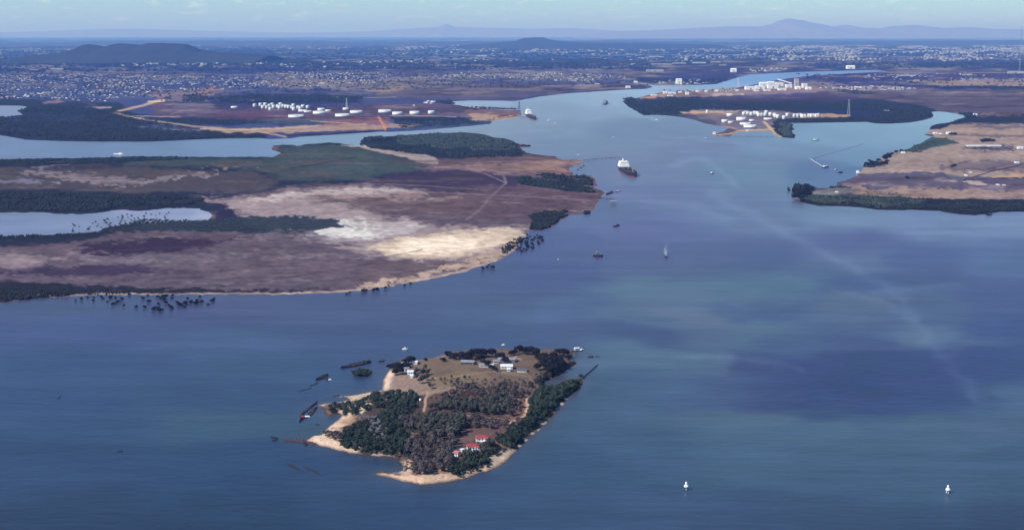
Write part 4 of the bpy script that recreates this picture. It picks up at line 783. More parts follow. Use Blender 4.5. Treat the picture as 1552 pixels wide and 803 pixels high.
wood('far_woods', [
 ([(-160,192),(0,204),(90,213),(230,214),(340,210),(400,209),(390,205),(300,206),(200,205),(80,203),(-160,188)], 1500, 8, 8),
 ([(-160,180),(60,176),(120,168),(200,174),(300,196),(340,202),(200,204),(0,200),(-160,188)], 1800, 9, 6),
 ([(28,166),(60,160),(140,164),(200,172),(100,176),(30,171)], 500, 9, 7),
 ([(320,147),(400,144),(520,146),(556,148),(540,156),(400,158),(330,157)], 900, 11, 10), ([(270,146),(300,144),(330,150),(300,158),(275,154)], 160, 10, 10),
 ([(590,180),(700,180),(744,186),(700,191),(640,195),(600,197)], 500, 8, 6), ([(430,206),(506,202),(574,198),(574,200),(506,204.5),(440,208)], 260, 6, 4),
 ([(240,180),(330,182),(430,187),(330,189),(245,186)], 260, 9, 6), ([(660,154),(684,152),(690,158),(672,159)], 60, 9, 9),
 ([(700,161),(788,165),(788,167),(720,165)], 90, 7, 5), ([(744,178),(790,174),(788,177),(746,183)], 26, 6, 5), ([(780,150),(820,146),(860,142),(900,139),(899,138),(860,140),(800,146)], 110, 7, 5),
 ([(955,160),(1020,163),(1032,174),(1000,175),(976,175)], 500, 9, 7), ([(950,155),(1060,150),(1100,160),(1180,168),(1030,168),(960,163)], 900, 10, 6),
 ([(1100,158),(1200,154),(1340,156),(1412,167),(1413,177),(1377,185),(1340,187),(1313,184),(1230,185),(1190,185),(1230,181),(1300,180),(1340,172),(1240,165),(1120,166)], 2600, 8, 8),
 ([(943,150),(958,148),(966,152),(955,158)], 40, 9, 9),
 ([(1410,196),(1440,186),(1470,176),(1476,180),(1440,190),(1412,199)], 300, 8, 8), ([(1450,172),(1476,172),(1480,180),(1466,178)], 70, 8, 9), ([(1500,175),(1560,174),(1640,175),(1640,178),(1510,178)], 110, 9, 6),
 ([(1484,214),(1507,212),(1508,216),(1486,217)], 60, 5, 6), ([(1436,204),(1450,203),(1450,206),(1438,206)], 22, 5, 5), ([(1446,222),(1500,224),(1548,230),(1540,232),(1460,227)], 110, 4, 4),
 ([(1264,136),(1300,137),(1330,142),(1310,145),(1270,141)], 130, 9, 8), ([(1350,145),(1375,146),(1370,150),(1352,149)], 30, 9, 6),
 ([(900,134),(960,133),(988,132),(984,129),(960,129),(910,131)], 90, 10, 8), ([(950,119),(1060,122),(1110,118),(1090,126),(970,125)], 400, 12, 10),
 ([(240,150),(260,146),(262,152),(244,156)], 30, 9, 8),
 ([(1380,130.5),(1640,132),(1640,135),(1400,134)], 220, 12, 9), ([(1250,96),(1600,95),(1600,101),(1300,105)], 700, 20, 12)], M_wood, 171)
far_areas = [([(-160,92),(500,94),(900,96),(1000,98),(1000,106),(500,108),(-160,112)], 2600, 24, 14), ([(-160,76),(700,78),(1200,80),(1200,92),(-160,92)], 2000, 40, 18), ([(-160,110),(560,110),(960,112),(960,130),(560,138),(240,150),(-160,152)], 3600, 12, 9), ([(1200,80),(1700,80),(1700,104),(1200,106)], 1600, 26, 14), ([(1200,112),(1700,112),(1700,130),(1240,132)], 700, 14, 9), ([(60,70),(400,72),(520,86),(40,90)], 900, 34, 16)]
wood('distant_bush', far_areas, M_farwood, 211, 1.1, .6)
wood('dry_scrub', [([(1264,280),(1400,285),(1500,288),(1500,300),(1380,300),(1280,296)], 50, 3, 3), ([(600,392),(720,392),(780,372),(770,386),(700,408),(600,428),(560,434)], 300, 2.6, 2.4), ([(500,300),(700,305),(820,310),(800,328),(600,322)], 120, 3.4, 2), ([(700,286),(900,292),(900,310),(720,330)], 160, 3.6, 2.4), ([(1310,262),(1400,268),(1560,275),(1560,282),(1400,284)], 50, 3, 2.4), ([(100,370),(500,368),(560,400),(300,440),(100,430)], 160, 2.4, 1.6)], M_dry, 241)
# undergrowth of the island thickets
def under(areas, m, name, seed):
    P_ = np.concatenate([fill(p, n, seed + i, 2.0) for i, (p, n) in enumerate(areas)])
    g = np.random.default_rng(seed); n = len(P_); z = igz(P_[:, 0], P_[:, 1]); ok = z > .4; P_ = P_[ok]; z = z[ok]; n = len(P_)
    V, Q = [], []
    per = 26
    c = np.repeat(np.stack([P_[:, 0], P_[:, 1], z + .7], -1), per, 0); N_ = len(c)
    d = g.normal(size=(N_, 3)); d /= np.linalg.norm(d, axis=1)[:, None]; p = c + d * np.array([1.5, 1.5, .9]) * g.uniform(.4, 1.1, (N_, 1))
    nr = d + g.normal(size=(N_, 3)) * .5; t = np.cross(nr, g.normal(size=(N_, 3))); t /= np.linalg.norm(t, axis=1)[:, None]; b = np.cross(nr, t); b /= np.linalg.norm(b, axis=1)[:, None]
    s = g.uniform(.2, .42, (N_, 1)); V = np.stack([p - t*s - b*s, p + t*s - b*s*.7, p + t*s*.8 + b*s, p - t*s + b*s*.9], 1).reshape(-1, 3)
    tag(np_mesh(name, V, np.arange(4 * N_).reshape(-1, 4), m), kind='stuff')
under([([(612,712),(612,690),(622,672),(650,664),(690,668),(690,690),(684,706),(672,716),(640,722)], 240), ([(650,604),(690,592),(730,586),(800,594),(800,606),(776,640),(700,652),(690,640),(650,624)], 260), ([(655,584),(700,578),(760,574),(800,578),(810,592),(700,590)], 90), ([(604,650),(608,634),(640,634),(640,660)], 110)], M_scrub, 'dry_undergrowth', 301)
under([(RIGHT1, 460), (RIGHT2, 560), ([(516,674),(524,652),(560,634),(604,612),(630,600),(628,620),(622,690),(600,691),(565,689)], 1200), ([(634,664),(640,640),(700,640),(700,662)], 100), ([(680,716),(700,702),(742,696),(740,708),(696,722)], 120), ([(700,696),(745,676),(770,676),(760,690),(730,696)], 120)], M_mang, 'green_undergrowth', 331)
# ------------------------------------------------------------------ mangroves: the nearest ones are trees, the others one mass
def flush_mangroves():
    MANGQ.sort(key=lambda a: a[1]); g = random.Random(5)
    for a in MANGQ[:294]: plant(MANG, *a[:4], *a[4:], g)
    VV, QQ, k = [], [], 0; rg = np.random.default_rng(9)
    base = []
    for t in MANG:
        me = t.children[0].data if t.children[0].name.startswith('crown') else t.children[1].data
        co = np.zeros(len(me.vertices) * 3, np.float32); me.vertices.foreach_get('co', co); base.append(co.reshape(-1, 3))
    for a in MANGQ[294:]:
        b = base[rg.integers(len(base))]; r = rg.uniform(0, 6.28); c, s = math.cos(r), math.sin(r)
        v = b @ np.array([[c, s, 0], [-s, c, 0], [0, 0, 1]]) * a[3] + np.array(a[:3])
        VV.append(v); QQ.append(np.arange(len(v)).reshape(-1, 4) + k); k += len(v)
    tag(np_mesh('mangrove_thicket', np.concatenate(VV), np.concatenate(QQ), M_mang), kind='stuff')
flush_mangroves()

# ------------------------------------------------------------------ paints
M_white = mat('white_paint', (.80, .79, .76), .6, .6, .06)
M_cream = mat('cream_boards', (.66, .60, .50), .8, .5, .1)
M_red = mat('red_roof', (.27, .045, .045), .7, .8, .15)
M_pinkroof = mat('faded_red_roof', (.34, .14, .13), .75, .8, .2)
M_greyroof = mat('grey_roof', (.20, .19, .22), .7, .5, .2)
M_darkroof = mat('dark_roof', (.09, .085, .11), .8, .5, .2)
M_iron = mat('pale_iron_roof', (.55, .56, .60), .5, .5, .12)
M_glass = mat('window_glass', (.04, .05, .07), .15, spec=.5)
M_dark = mat('dark_timber', (.025, .024, .030), .95, 1.2, .4)
M_rust = mat('rusted_iron', (.10, .045, .040), .9, 1.0, .45)
M_rustdark = mat('blackened_iron', (.030, .022, .026), .9, .8, .5)
M_hull = mat('black_hull', (.018, .018, .024), .5, .2, .2)
M_boot = mat('red_bottom_paint', (.24, .04, .035), .6, .2, .2)
M_deck = mat('deck_paint', (.04, .030, .036), .8, .2, .3)
M_buff = mat('buff_paint', (.62, .48, .30), .6)
M_steel = mat('grey_steel', (.24, .26, .30), .6, .5, .2)
M_pile = mat('weathered_piles', (.10, .085, .085), .95, 1, .4)
M_conc = mat('concrete', (.42, .40, .38), .9, .3, .1)
M_farw = mat('weathered_walls', (.32, .31, .30), .8, .05, .3, rnd=.3)
M_foam = mat('foam', (.24, .29, .34), .8, .15, .5)

# ------------------------------------------------------------------ houses near and far
def house(name, loc, w, d, h, rz, wall, roof, rh=1.8, windows=3, kind='hip', stumps=0.0, label=None, cat='house', group=None, verandah=False, door=True):
    root = empty(name, loc, rz, label, cat, group)
    b = MB(); b.box(-w/2, w/2, -d/2, d/2, stumps, stumps + h); b.build('wall', wall, root)
    z0 = stumps + h; o = .5; b = MB()
    if kind == 'hip':
        r = d / 2; vs = [(-w/2-o, -d/2-o, z0), (w/2+o, -d/2-o, z0), (w/2+o, d/2+o, z0), (-w/2-o, d/2+o, z0), (-w/2+r*.8, 0, z0+rh), (w/2-r*.8, 0, z0+rh)]
        b.add(vs, [(0, 1, 5, 4), (1, 2, 5), (2, 3, 4, 5), (3, 0, 4), (3, 2, 1, 0)])
    else:
        vs = [(-w/2-o, -d/2-o, z0), (w/2+o, -d/2-o, z0), (w/2+o, d/2+o, z0), (-w/2-o, d/2+o, z0), (-w/2-o, 0, z0+rh), (w/2+o, 0, z0+rh)]
        b.add(vs, [(0, 1, 5, 4), (1, 2, 5), (2, 3, 4, 5), (3, 0, 4), (3, 2, 1, 0)])
    b.build('roof', roof, root)
    for i in range(windows):
        x = -w/2 + w * (i + 1) / (windows + 1)
        b = MB(); b.box(x - .55, x + .55, -d/2 - .04, -d/2 + .1, stumps + h*.40, stumps + h*.76); b.build('window', M_glass, root)
    if door and w > 5:
        b = MB(); b.box(w/2 - 1.6, w/2 - .8, -d/2 - .05, -d/2 + .1, stumps + .05, stumps + 2.0); b.build('door', M_greyroof, root)
    if stumps:
        b = MB()
        for x in np.linspace(-w/2 + .3, w/2 - .3, 5):
            for y in (-d/2 + .3, 0, d/2 - .3): b.box(x - .12, x + .12, y - .12, y + .12, -1.5, stumps)
        b.build('stumps', M_cream, root); root.children[-1]['label'] = 'stumps under the floor'; root.children[-1]['kind'] = 'stuff'
    if verandah:
        b = MB(); b.box(-w*.2, w*.5, -d/2 - 2.2, -d/2 - .06, stumps - .2, stumps - .02); b.box(-w*.2, w*.5, -d/2 - 2.2, -d/2 - 2.1, stumps, stumps + .9); b.build('verandah', M_white, root)
        b = MB(); b.box(w*.30, w*.5, -d/2 - 3.6, -d/2 - .05, stumps - .01, stumps + h - .1); b.build('wing', wall, root)
        b = MB(); b.add([(w*.26, -d/2-4.0, z0-.09), (w*.54, -d/2-4.0, z0-.09), (w*.54, -d/2-.6, z0-.09), (w*.26, -d/2-.6, z0-.09), (w*.40, -d/2-4.0, z0+.9), (w*.40, -d/2-.2, z0+1.1)], [(0, 1, 4), (1, 2, 5, 4), (2, 3, 5), (3, 0, 4, 5), (3, 2, 1, 0)]); b.build('wing_roof', roof, root)
    return root
def hpx(name, u, v, wpx, hpx_, d, rz, wall, roof, **k):
    """the house whose front foot is at u, v and which looks wpx wide"""
    p = G(u, v); w = wpx * mpp(v); p.y += d * .5
    return house(name, p, w, d, hpx_, rz, wall, roof, **k)
hpx('timber_house', 731, 671, 20, 3.2, 7.5, R(4), M_white, M_red, stumps=1.2, verandah=True, label='white timber house with a red roof, the further of the two big ones', group='red roofed houses on the island')
hpx('timber_house', 717, 684.5, 19, 3.2, 7.0, R(8), M_white, M_red, stumps=1.3, verandah=True, label='white timber house with a red roof, the nearer of the two big ones', group='red roofed houses on the island')
hpx('cottage', 691.5, 691.5, 11, 2.8, 4.6, R(-32), M_white, M_pinkroof, windows=2, kind='gable', stumps=.3, label='small white cottage with a faded pink roof set askew', group='red roofed houses on the island', rh=1.5)
house('shed', G(701, 684), 2.2, 5.0, 2.2, R(-28), M_cream, M_iron, .5, 0, 'gable', label='narrow pale lean-to shed left of the red roofed houses', cat='shed', door=False)
hpx('long_building', 768, 559.5, 18, 3.0, 9, R(-3), M_white, M_iron, windows=4, kind='gable', label='largest white building of the group near the far shore', group='buildings near the far shore', cat='building')
hpx('long_shed', 768, 549, 26, 2.8, 8, R(-3), M_greyroof, M_greyroof, windows=0, kind='gable', label='long grey roofed shed behind the largest white building', group='buildings near the far shore', cat='shed')
hpx('outbuilding', 771, 563, 5, 2.4, 3, R(5), M_white, M_iron, windows=1, kind='gable', label='small white outbuilding in front of the largest white building', group='buildings near the far shore', cat='shed', door=False)
hpx('long_building', 791, 564, 14, 2.4, 6, R(-4), M_white, M_darkroof, windows=4, kind='gable', rh=1.4, label='low white building with a dark roof standing out on the grass', group='buildings near the far shore', cat='building')
hpx('long_shed', 709, 552.5, 20, 2.6, 8, R(-8), M_darkroof, M_greyroof, windows=0, kind='gable', label='long low shed with a purple grey roof left of the white buildings', group='buildings near the far shore', cat='shed')
hpx('hut', 733, 556.5, 14, 2.2, 5, R(-6), M_cream, M_greyroof, windows=2, kind='gable', label='long grey hut between the low shed and the white buildings', group='buildings near the far shore', cat='hut')
hpx('hut', 745, 557, 5, 2.3, 3, 0, M_white, M_iron, windows=1, kind='gable', label='tiny white hut just left of the largest white building', group='buildings near the far shore', cat='hut', door=False)
hpx('hut', 752, 551, 9, 2.4, 4, R(4), M_cream, M_greyroof, windows=1, kind='gable', label='grey hut under the dark trees of the far shore', group='buildings near the far shore', cat='hut')
hpx('hut', 622, 567.5, 9, 2.6, 4.5, R(-5), M_white, M_iron, windows=2, kind='gable', label='biggest and brightest white hut on the left point', group='white huts on the left point', cat='hut')
hpx('hut', 616, 562.5, 7, 2.3, 4, R(12), M_white, M_greyroof, windows=1, kind='gable', label='white hut with a grey roof just behind the biggest hut', group='white huts on the left point', cat='hut')
hpx('hut', 613.5, 555.5, 8, 2.4, 5, R(20), M_white, M_iron, windows=1, kind='gable', label='white hut furthest left on the left point', group='white huts on the left point', cat='hut')
hpx('hut', 629, 552.5, 7, 2.3, 4, R(-6), M_white, M_iron, windows=1, kind='gable', label='white hut closest to the water behind the gum trees', group='white huts on the left point', cat='hut')
hpx('hut', 624, 572.5, 4, 2, 2.6, R(-6), M_white, M_iron, windows=0, kind='gable', label='smallest white hut nearest the sandy ground', group='white huts on the left point', cat='hut', door=False)
def barrel(u, v, r, h, label, roofm=M_white):
    root = empty('water_tank', G(u, v), 0, label, 'water tank'); b = MB(); b.lathe([(r, -.4), (r, h)], 14); b.build('shell', M_white, root, True)
    b = MB(); b.lathe([(r * 1.04, h), (.1, h + .4)], 14); b.build('lid', roofm, root)
barrel(637, 607, 1.0, 1.9, 'round white water tank alone beside the sandy track')
barrel(776.5, 665.5, 1.1, 1.8, 'round white tank in the mangroves right of the houses'); barrel(767.5, 671, .8, 1.5, 'small white tank among mangroves near the right shore')
barrel(670, 692.5, .7, 1.4, 'small pale tank hidden in the scrub left of the cottage', M_iron)
def pole(name, u, v, h, r, m, label, z=None):
    p = G(u, v, z); root = empty(name, p, 0, label, 'pole'); b = MB(); b.tube((0, 0, -1.5), (0, 0, h), r, r * .7, 6); b.build('shaft', m, root); b = MB(); b.box(-h*.09, h*.09, -.06, .06, h*.9, h*.93); b.build('crossarm', m, root)
pole('power_pole', 654.5, 591, 6, .14, M_pile, 'thin pole beside the lone tree on the yellow grass')

# ------------------------------------------------------------------ tanks
def make_tank():
    root = empty('storage_tank'); b = MB(); b.lathe([(1, -.1), (1, 1)], 28); b.build('shell', M_tank, root, True)
    b = MB(); b.lathe([(1.012, .985), (.99, 1.012), (.02, 1.10)], 28); b.build('roof', M_tanktop, root)
    b = MB()
    for i in range(12):
        a = i / 12 * 1.6 - 2.2; b.box(math.cos(a) * 1.02 - .02, math.cos(a) * 1.02 + .02, math.sin(a) * 1.02 - .02, math.sin(a) * 1.02 + .02, i / 12 * .98, i / 12 * .98 + .05)
    b.build('stair', M_steel, root); return root
M_tank = mat('tank_paint', (.62, .61, .58), .6, 2.5, .12, rnd=.14); M_tanktop = mat('tank_roof_paint', (.50, .51, .54), .6, .5, .08)
TANK0 = make_tank(); TANKN = [0]
def tank(u, v, wpx, hm, label, group):
    o = TANK0 if TANKN[0] == 0 else copy_tree(TANK0); TANKN[0] += 1
    r = wpx * mpp(v) / 2; p = P(u, v, 1.6); o.location = (p.x, p.y + r, 1.6); o.scale = (r, r, hm); o.rotation_euler = (0, 0, u % 1.1)
    tag(o, label, 'storage tank', group)
LG = 'big tanks of the left hand refinery'
for u, v, w_, h, lb in [(447, 180, 24, 14, 'widest white tank standing alone nearest the near bank'), (482.5, 174.5, 19, 15, 'wide cream tank below the crowded small tanks'), (517.5, 178.5, 22, 14, 'wide white tank second nearest the near bank'), (538.8, 173.5, 19, 15, 'wide cream tank under the thin stack'),
    (582.5, 172.5, 20, 16, 'wide cream tank left of the red earth road'), (601.5, 175.5, 15.5, 15, 'white tank next right of the red earth road'), (627.8, 174.5, 15, 15, 'white tank second from the right end of the row'), (653.5, 173.5, 10.5, 15, 'last small white tank at the right end of the row'),
    (457.7, 170.5, 13, 11, 'cream tank at the foot of the small tank crowd'), (465.5, 171.2, 12, 9, 'low white tank touching the cream one at the crowd'), (486, 168.5, 11, 12, 'white tank behind the wide cream one'), (497, 170, 9, 10, 'small white tank right behind the wide cream one'), (523.5, 167.5, 9, 11, 'small white tank at the foot of the thin stack')]:
    tank(u, v, w_, h, lb, LG)
for i, (x, y) in enumerate([(415,158),(458,152),(475,170),(492,150),(505,172),(530,184),(545,152),(555,168),(585,164),(605,150),(625,162),(645,165),(665,168),(700,158),(703,184),(735,172),(750,178),(690,172),(805,170),(770,165),(598,172),(525,160)]):
    tank(300 + x / 4.85, 130 + y / 4.85, 5.6, 15, 'small tall white tank in the tight crowd of the left hand refinery', 'crowded small tanks of the left hand refinery')
tank(354, 164.5, 10, 9, 'single white tank left of the small tank crowd', LG)
RG = 'big tanks of the right hand terminal'
for u, v, w_, h, lb in [(1124.5, 184, 15, 15, 'wide white tank in the middle of the right hand terminal'), (1138, 195, 19, 12, 'widest white tank on the bank of the right hand terminal'), (1131, 190.5, 17, 10, 'wide white tank just behind the widest one on the bank'), (1106.8, 177, 10, 13, 'white tank at the back left of the right hand terminal'),
    (1099, 186.3, 9.5, 12, 'white tank nearest the left bank of the terminal'), (1108, 187.6, 8.5, 9, 'low white tank beside the one nearest the left bank'), (1165, 182.6, 13, 9, 'low pale tank with a dome right of the terminal centre'), (1140, 184.5, 8, 8, 'pale tank between the two wide ones'), (1072, 171.4, 4, 12, 'small white tank alone on the orange sand')]:
    tank(u, v, w_, h, lb, RG)
for x, y in [(1105,460),(1118,455),(1135,458),(1160,462),(1185,455),(1205,458),(1235,470),(1270,450),(1262,468),(1300,465),(1330,470),(1338,478),(1355,482),(1400,490),(1480,475),(1500,475),(1530,478),(1545,478),(1425,470),(1215,470)]:
    tank(900 + x / 4.85, 80 + y / 4.85, 5.6, 14, 'small white tank in the row of the right hand terminal', 'small tanks of the right hand terminal')
for x, y in [(20,478),(45,478),(66,474),(85,479),(100,479),(128,474),(145,476),(158,474),(180,475),(196,472)]:
    tank(1200 + x / 4.85, 80 + y / 4.85, 4.6, 14, 'small white tank in the tight row left of the lattice mast', 'row of small tanks by the mast')

# ------------------------------------------------------------------ industrial and far buildings
def block(name, u, v, wpx, hp, dm, wall, roof, label, cat='building', group=None, rz=0.0, kind='gable', rh=None):
    w_ = wpx * mpp(v); h = hp * mpp(v); p = P(u, v, 1.2); p.y += dm / 2
    root = empty(name, p, rz, label, cat, group); b = MB(); b.box(-w_/2, w_/2, -dm/2, dm/2, -1, h); b.build('wall', wall, root)
    rh = h * .22 if rh is None else rh; b = MB(); k = 1.02
    if kind == 'gable': b.add([(-w_/2*k, -dm/2*k, h), (w_/2*k, -dm/2*k, h), (w_/2*k, dm/2*k, h), (-w_/2*k, dm/2*k, h), (-w_/2*k, 0, h+rh), (w_/2*k, 0, h+rh)], [(0, 1, 5, 4), (1, 2, 5), (2, 3, 4, 5), (3, 0, 4), (3, 2, 1, 0)])
    else: b.box(-w_/2 - .4, w_/2 + .4, -dm/2 - .4, dm/2 + .4, h, h + rh * .3)
    b.build('roof', roof, root)
    if wpx > 5:
        b = MB(); b.box(-w_*.08, w_*.06, -dm/2 - .3, -dm/2 + .2, 0, h * .6); b.build('door', M_greyroof, root)
    return root
RF = 'white blocks of the far riverside works'
for i, (u, v, w_, h, d_, lb) in enumerate([(1138,136.5,15,4.5,60,'longest low white block at the left end of the works'), (1153,135.5,14,5,50,'white block second from the left end of the works'), (1158,131,12,5,50,'white upper block above the second one'), (1172,135,15,6,60,'large white block at the middle of the works'), (1169,130,10,5,40,'white block behind the middle one'),
    (1182,131,11,5.5,45,'tall pale block under the sloping conveyor'), (1186,137.5,12,3,40,'low white shed in front of the conveyor'), (1196,133.5,9,5,40,'white block just left of the tower'), (1210,136,7,4,40,'white block at the foot of the tower'), (1220,134,7,7,40,'ragged white block right of the tower'), (1226,136.5,8,3.5,40,'lowest white shed at the right end of the works'), (1163,138.5,10,2.2,30,'flat white shed in front of the works'), (1147,139,7,2,30,'little flat white shed below the longest block')]):
    block('works_block', u, v, w_, h, d_, M_white, M_white if i % 3 else M_iron, lb, 'building', RF, kind='flat' if i % 2 else 'gable')
tw = block('works_tower', 1207.5, 134.5, 6, 14, 26, M_conc, M_conc, 'tall pale square tower rising over the white works', 'tower', None, kind='flat')
def beam(name, a, b_, r, m, label, cat, legs=3):
    root = empty(name, a, 0, label, cat); d = b_ - a; mb = MB(); mb.tube((0, 0, 0), d, r, r, 4); mb.build('gallery', m, root)
    for i in range(legs):
        q = d * ((i + .5) / legs); mb = MB(); mb.tube((q.x, q.y, -a.z), (q.x, q.y, q.z), r * .3, r * .3, 4); mb.build('leg', m, root)
qa = P(1178, 131, 0); qb = P(1200, 132, 0); beam('conveyor', qa + Vector((0, 0, 46)), qb + Vector((0, 0, 22)), 3.5, M_iron, 'sloping pale conveyor above the white works', 'conveyor')
WS = 'white sheds along the river'
for u, v, w_, h, lb in [(991,145.5,9,1.6,'long low pale shed near the tip of the spit'), (1008.5,142.5,6,3,'square white shed at the left of the pair'), (1019,142.8,11,2.6,'long white shed of the pair'), (1016,146.5,8,1.8,'flat white shed just below the pair'), (1042,144,5,3.6,'narrow white shed in the middle of the spit'), (1057,140,4,2.4,'small white shed behind the dark trees'), (1071,140,4,2.6,'small white shed on the river side'), (1087,139.5,4,2.6,'small bright shed on the river side further right'), (1031,141,4,2,'tiny pale shed behind the long white one'), (1118,138.5,4,2,'little white shed by the works'),
    (1029.5,128.5,8,7.5,'very bright tall white building on the far bank'), (964,125.5,5,2,'small white building on the far left bank'), (1112.5,110,8,5,'bright orange tinged building far up the river'), (952,134,7,3,'pale building on the wooded point'), (1290,105,12,4.5,'big white building far off on the right plain')]:
    block('riverside_shed', u, v, w_, h, 30 if v > 130 else 60, M_white, M_iron if v > 115 else M_white, lb, 'shed' if h < 4 else 'building', WS)
for u, v, w_, h, lb in [(1492,222.5,52,2.0,'very long low white shed on the right hand fields'), (1547,226.5,8,3.6,'white barn right of the very long shed'), (1418,203.5,6,2.4,'white boathouse at the landing'), (1426,203.8,4,1.6,'small pale hut at the landing'), (1438,204,6,3.4,'tall white house at the landing'), (1369.5,233,5,2.6,'white hut in the trees on the right shore'), (1301,262,3.4,2.6,'white beacon hut at the field corner'), (1269,292.5,3.5,1.8,'little white hut on the grass behind the mangroves'), (1465,267.5,3,2,'tiny white hut out on the right fields'), (1472,262.5,3,1.5,'tiny white hut further out on the right fields'), (1513.5,281.5,3.4,1.8,'tiny white building at the right edge of the fields'), (1523,282,3,1.3,'tiny pale building next to the one at the right edge'), (1478.5,175.5,6,2.6,'white house at the head of the creek'), (1542,248,6,2.4,'pale building at the end of the double track'), (1344,169,7,1.4,'pale building in the dark woods by the bay')]:
    block('farm_building', u, v, w_, h, 12 if w_ < 20 else 16, M_white, M_iron, lb, 'building', 'buildings on the right hand land')
for i, (u, v, w_, h) in enumerate([(842,123.5,5,2),(870,124,8,2.2),(864,122,5,2),(905,128.5,7,1.6),(960,99,6,2),(993,109,26,2.6),(1040,92.5,4,3),(1003,98.5,30,1.6),(1030,97.5,20,2),(1060,96.5,20,1.6),(1085,95.5,14,2),(1096,100,10,1.2),(730,86.5,16,2),(655,67,8,1.4),(606,76.5,14,1.6),(995,87,22,1),(1050,86,26,1.2),(1085,84.5,16,1.3),(1525,76,14,1.6),(1540,112,24,3),(1320,95.5,8,2),(1375,116,26,1.6),(1390,123,8,1.4),(1470,114.5,6,2),(900,83,8,1),(820,71,18,1.6),(565,127,8,2),(487,128.5,10,2),(50,107,14,1.4),(85,106.5,20,2.2)]):
    block('far_warehouse', u, v, w_, h, 60 if v < 110 else 24, M_farw, M_farw if i % 3 else M_iron, ['pale far warehouse among the distant woods', 'bright far warehouse among the distant suburbs'][v > 105], 'warehouse', ['warehouses in the distance', 'warehouses of the suburbs'][v > 105])

# suburban houses: the ones that show largest are houses, the others one mass
def make_house(k):
    w_, d_, h = [(13, 9, 3.4), (10, 10, 4.2), (15, 8, 3.2), (9, 8, 5.2), (12, 12, 3.6), (17, 9, 4.5)][k % 6]
    b = MB(); b.box(-w_/2, w_/2, -d_/2, d_/2, 0, h); b.mi = 1
    b.add([(-w_/2-.5, -d_/2-.5, h+.01), (w_/2+.5, -d_/2-.5, h+.01), (w_/2+.5, d_/2+.5, h+.01), (-w_/2-.5, d_/2+.5, h+.01), (-w_/2+d_*.3, 0, h+2.3), (w_/2-d_*.3, 0, h+2.3)], [(0, 1, 5, 4), (1, 2, 5), (2, 3, 4, 5), (3, 0, 4), (3, 2, 1, 0)])
    o = b.build('suburban_house', [[M_housew, M_cream][k % 2], [M_iron, M_greyroof, M_housew, M_iron, M_greyroof, M_pinkroof][k % 6]]); return o
M_housew = mat('house_walls', (.62, .61, .58), .8, rnd=.35)
HP = [make_house(k) for k in range(6)]; HN = [0]; hg = random.Random(77)
AREAS = [([(-100,140),(60,136),(200,136),(240,140),(200,150),(160,155),(40,150),(-100,150)], 90, 'pale house on the near slope of the left suburb', 'houses of the near left suburb'),
 ([(-100,118),(100,117),(260,118),(400,121),(400,132),(300,136),(200,138),(-100,140)], 60, 'pale house in the middle of the left suburb', 'houses of the middle left suburb'),
 ([(400,112),(520,110),(560,116),(560,126),(480,132),(390,132)], 44, 'pale house in the suburb above the left hand refinery', 'houses above the refinery'),
 ([(560,118),(700,110),(860,110),(960,116),(960,122),(860,124),(760,116)], 40, 'pale house in the scattered suburb beyond the river flats', 'houses beyond the river flats'),
 ([(1240,134),(1330,131),(1380,134),(1370,137),(1290,137)], 36, 'pale house in the strip of houses right of the works', 'houses right of the works'),
 ([(630,156),(660,154),(664,162),(620,162)], 14, 'small roof behind the row of tanks at the inlet', 'roofs behind the tanks')]
for poly, n, lb, gr in AREAS:
    wp = wpoly(poly); c = fill(poly, n * 4, n)
    c = c[fbm(c[:, 0] / 160, c[:, 1] / 400, 5, 3) > .42][:n]
    for x, y in c:
        k = hg.randrange(6); s = HP[k]
        if s.get('placed'): o = s.copy(); C.objects.link(o)
        else: o = s; s['placed'] = 1
        o.location = (x, y, 1.4); o.rotation_euler = (0, 0, hg.uniform(-.5, .5)); q = hg.uniform(.6, 1.1); o.scale = (q, q, q * 1.15); tag(o, lb, 'house', gr)
def mass(areas, name, m, seed, pale=True):
    g = np.random.default_rng(seed); VV, QQ, k = [], [], 0
    for i, (poly, n, w_, h, th) in enumerate(areas):
        c = fill(poly, n, seed + i); u, v = UV(c[:, 0], c[:, 1]); c = c[fbm(u / 30, v / 2.4, seed + i, 4) > th]; n = len(c)
        W = g.uniform(.35, 1.25, n) * w_ / 2; Dp = g.uniform(.4, 1.1, n) * w_ / 2; h = h * .75; Hh = g.uniform(.7, 1.6, n) * h; a = g.uniform(-.6, .6, n); ca, sa = np.cos(a), np.sin(a)
        pts = []
        for sx, sy, sz in [(-1,-1,0),(1,-1,0),(1,1,0),(-1,1,0),(-1,-1,1),(1,-1,1),(1,1,1),(-1,1,1),(-.5,0,1.45),(.5,0,1.45)]:
            X = sx * W; Y = sy * Dp; pts.append(np.stack([c[:, 0] + X*ca - Y*sa, c[:, 1] + X*sa + Y*ca, .5 + sz * Hh], -1))
        V = np.stack(pts, 1); f = np.array([(0,1,5,4),(1,2,6,5),(2,3,7,6),(3,0,4,7),(4,5,9,8),(6,7,8,9),(5,6,9,9),(7,4,8,8)]); f = f[:6]
        VV.append(V.reshape(-1, 3)); QQ.append((f[None] + (np.arange(n) * 10)[:, None, None]).reshape(-1, 4) + k); k += n * 10
    tag(np_mesh(name, np.concatenate(VV), np.concatenate(QQ), m), kind='stuff')
M_town = mat('town_walls', (.27, .26, .25), .8, .03, .75); M_town2 = mat('far_town_walls', (.24, .23, .22), .8, .006, .8)
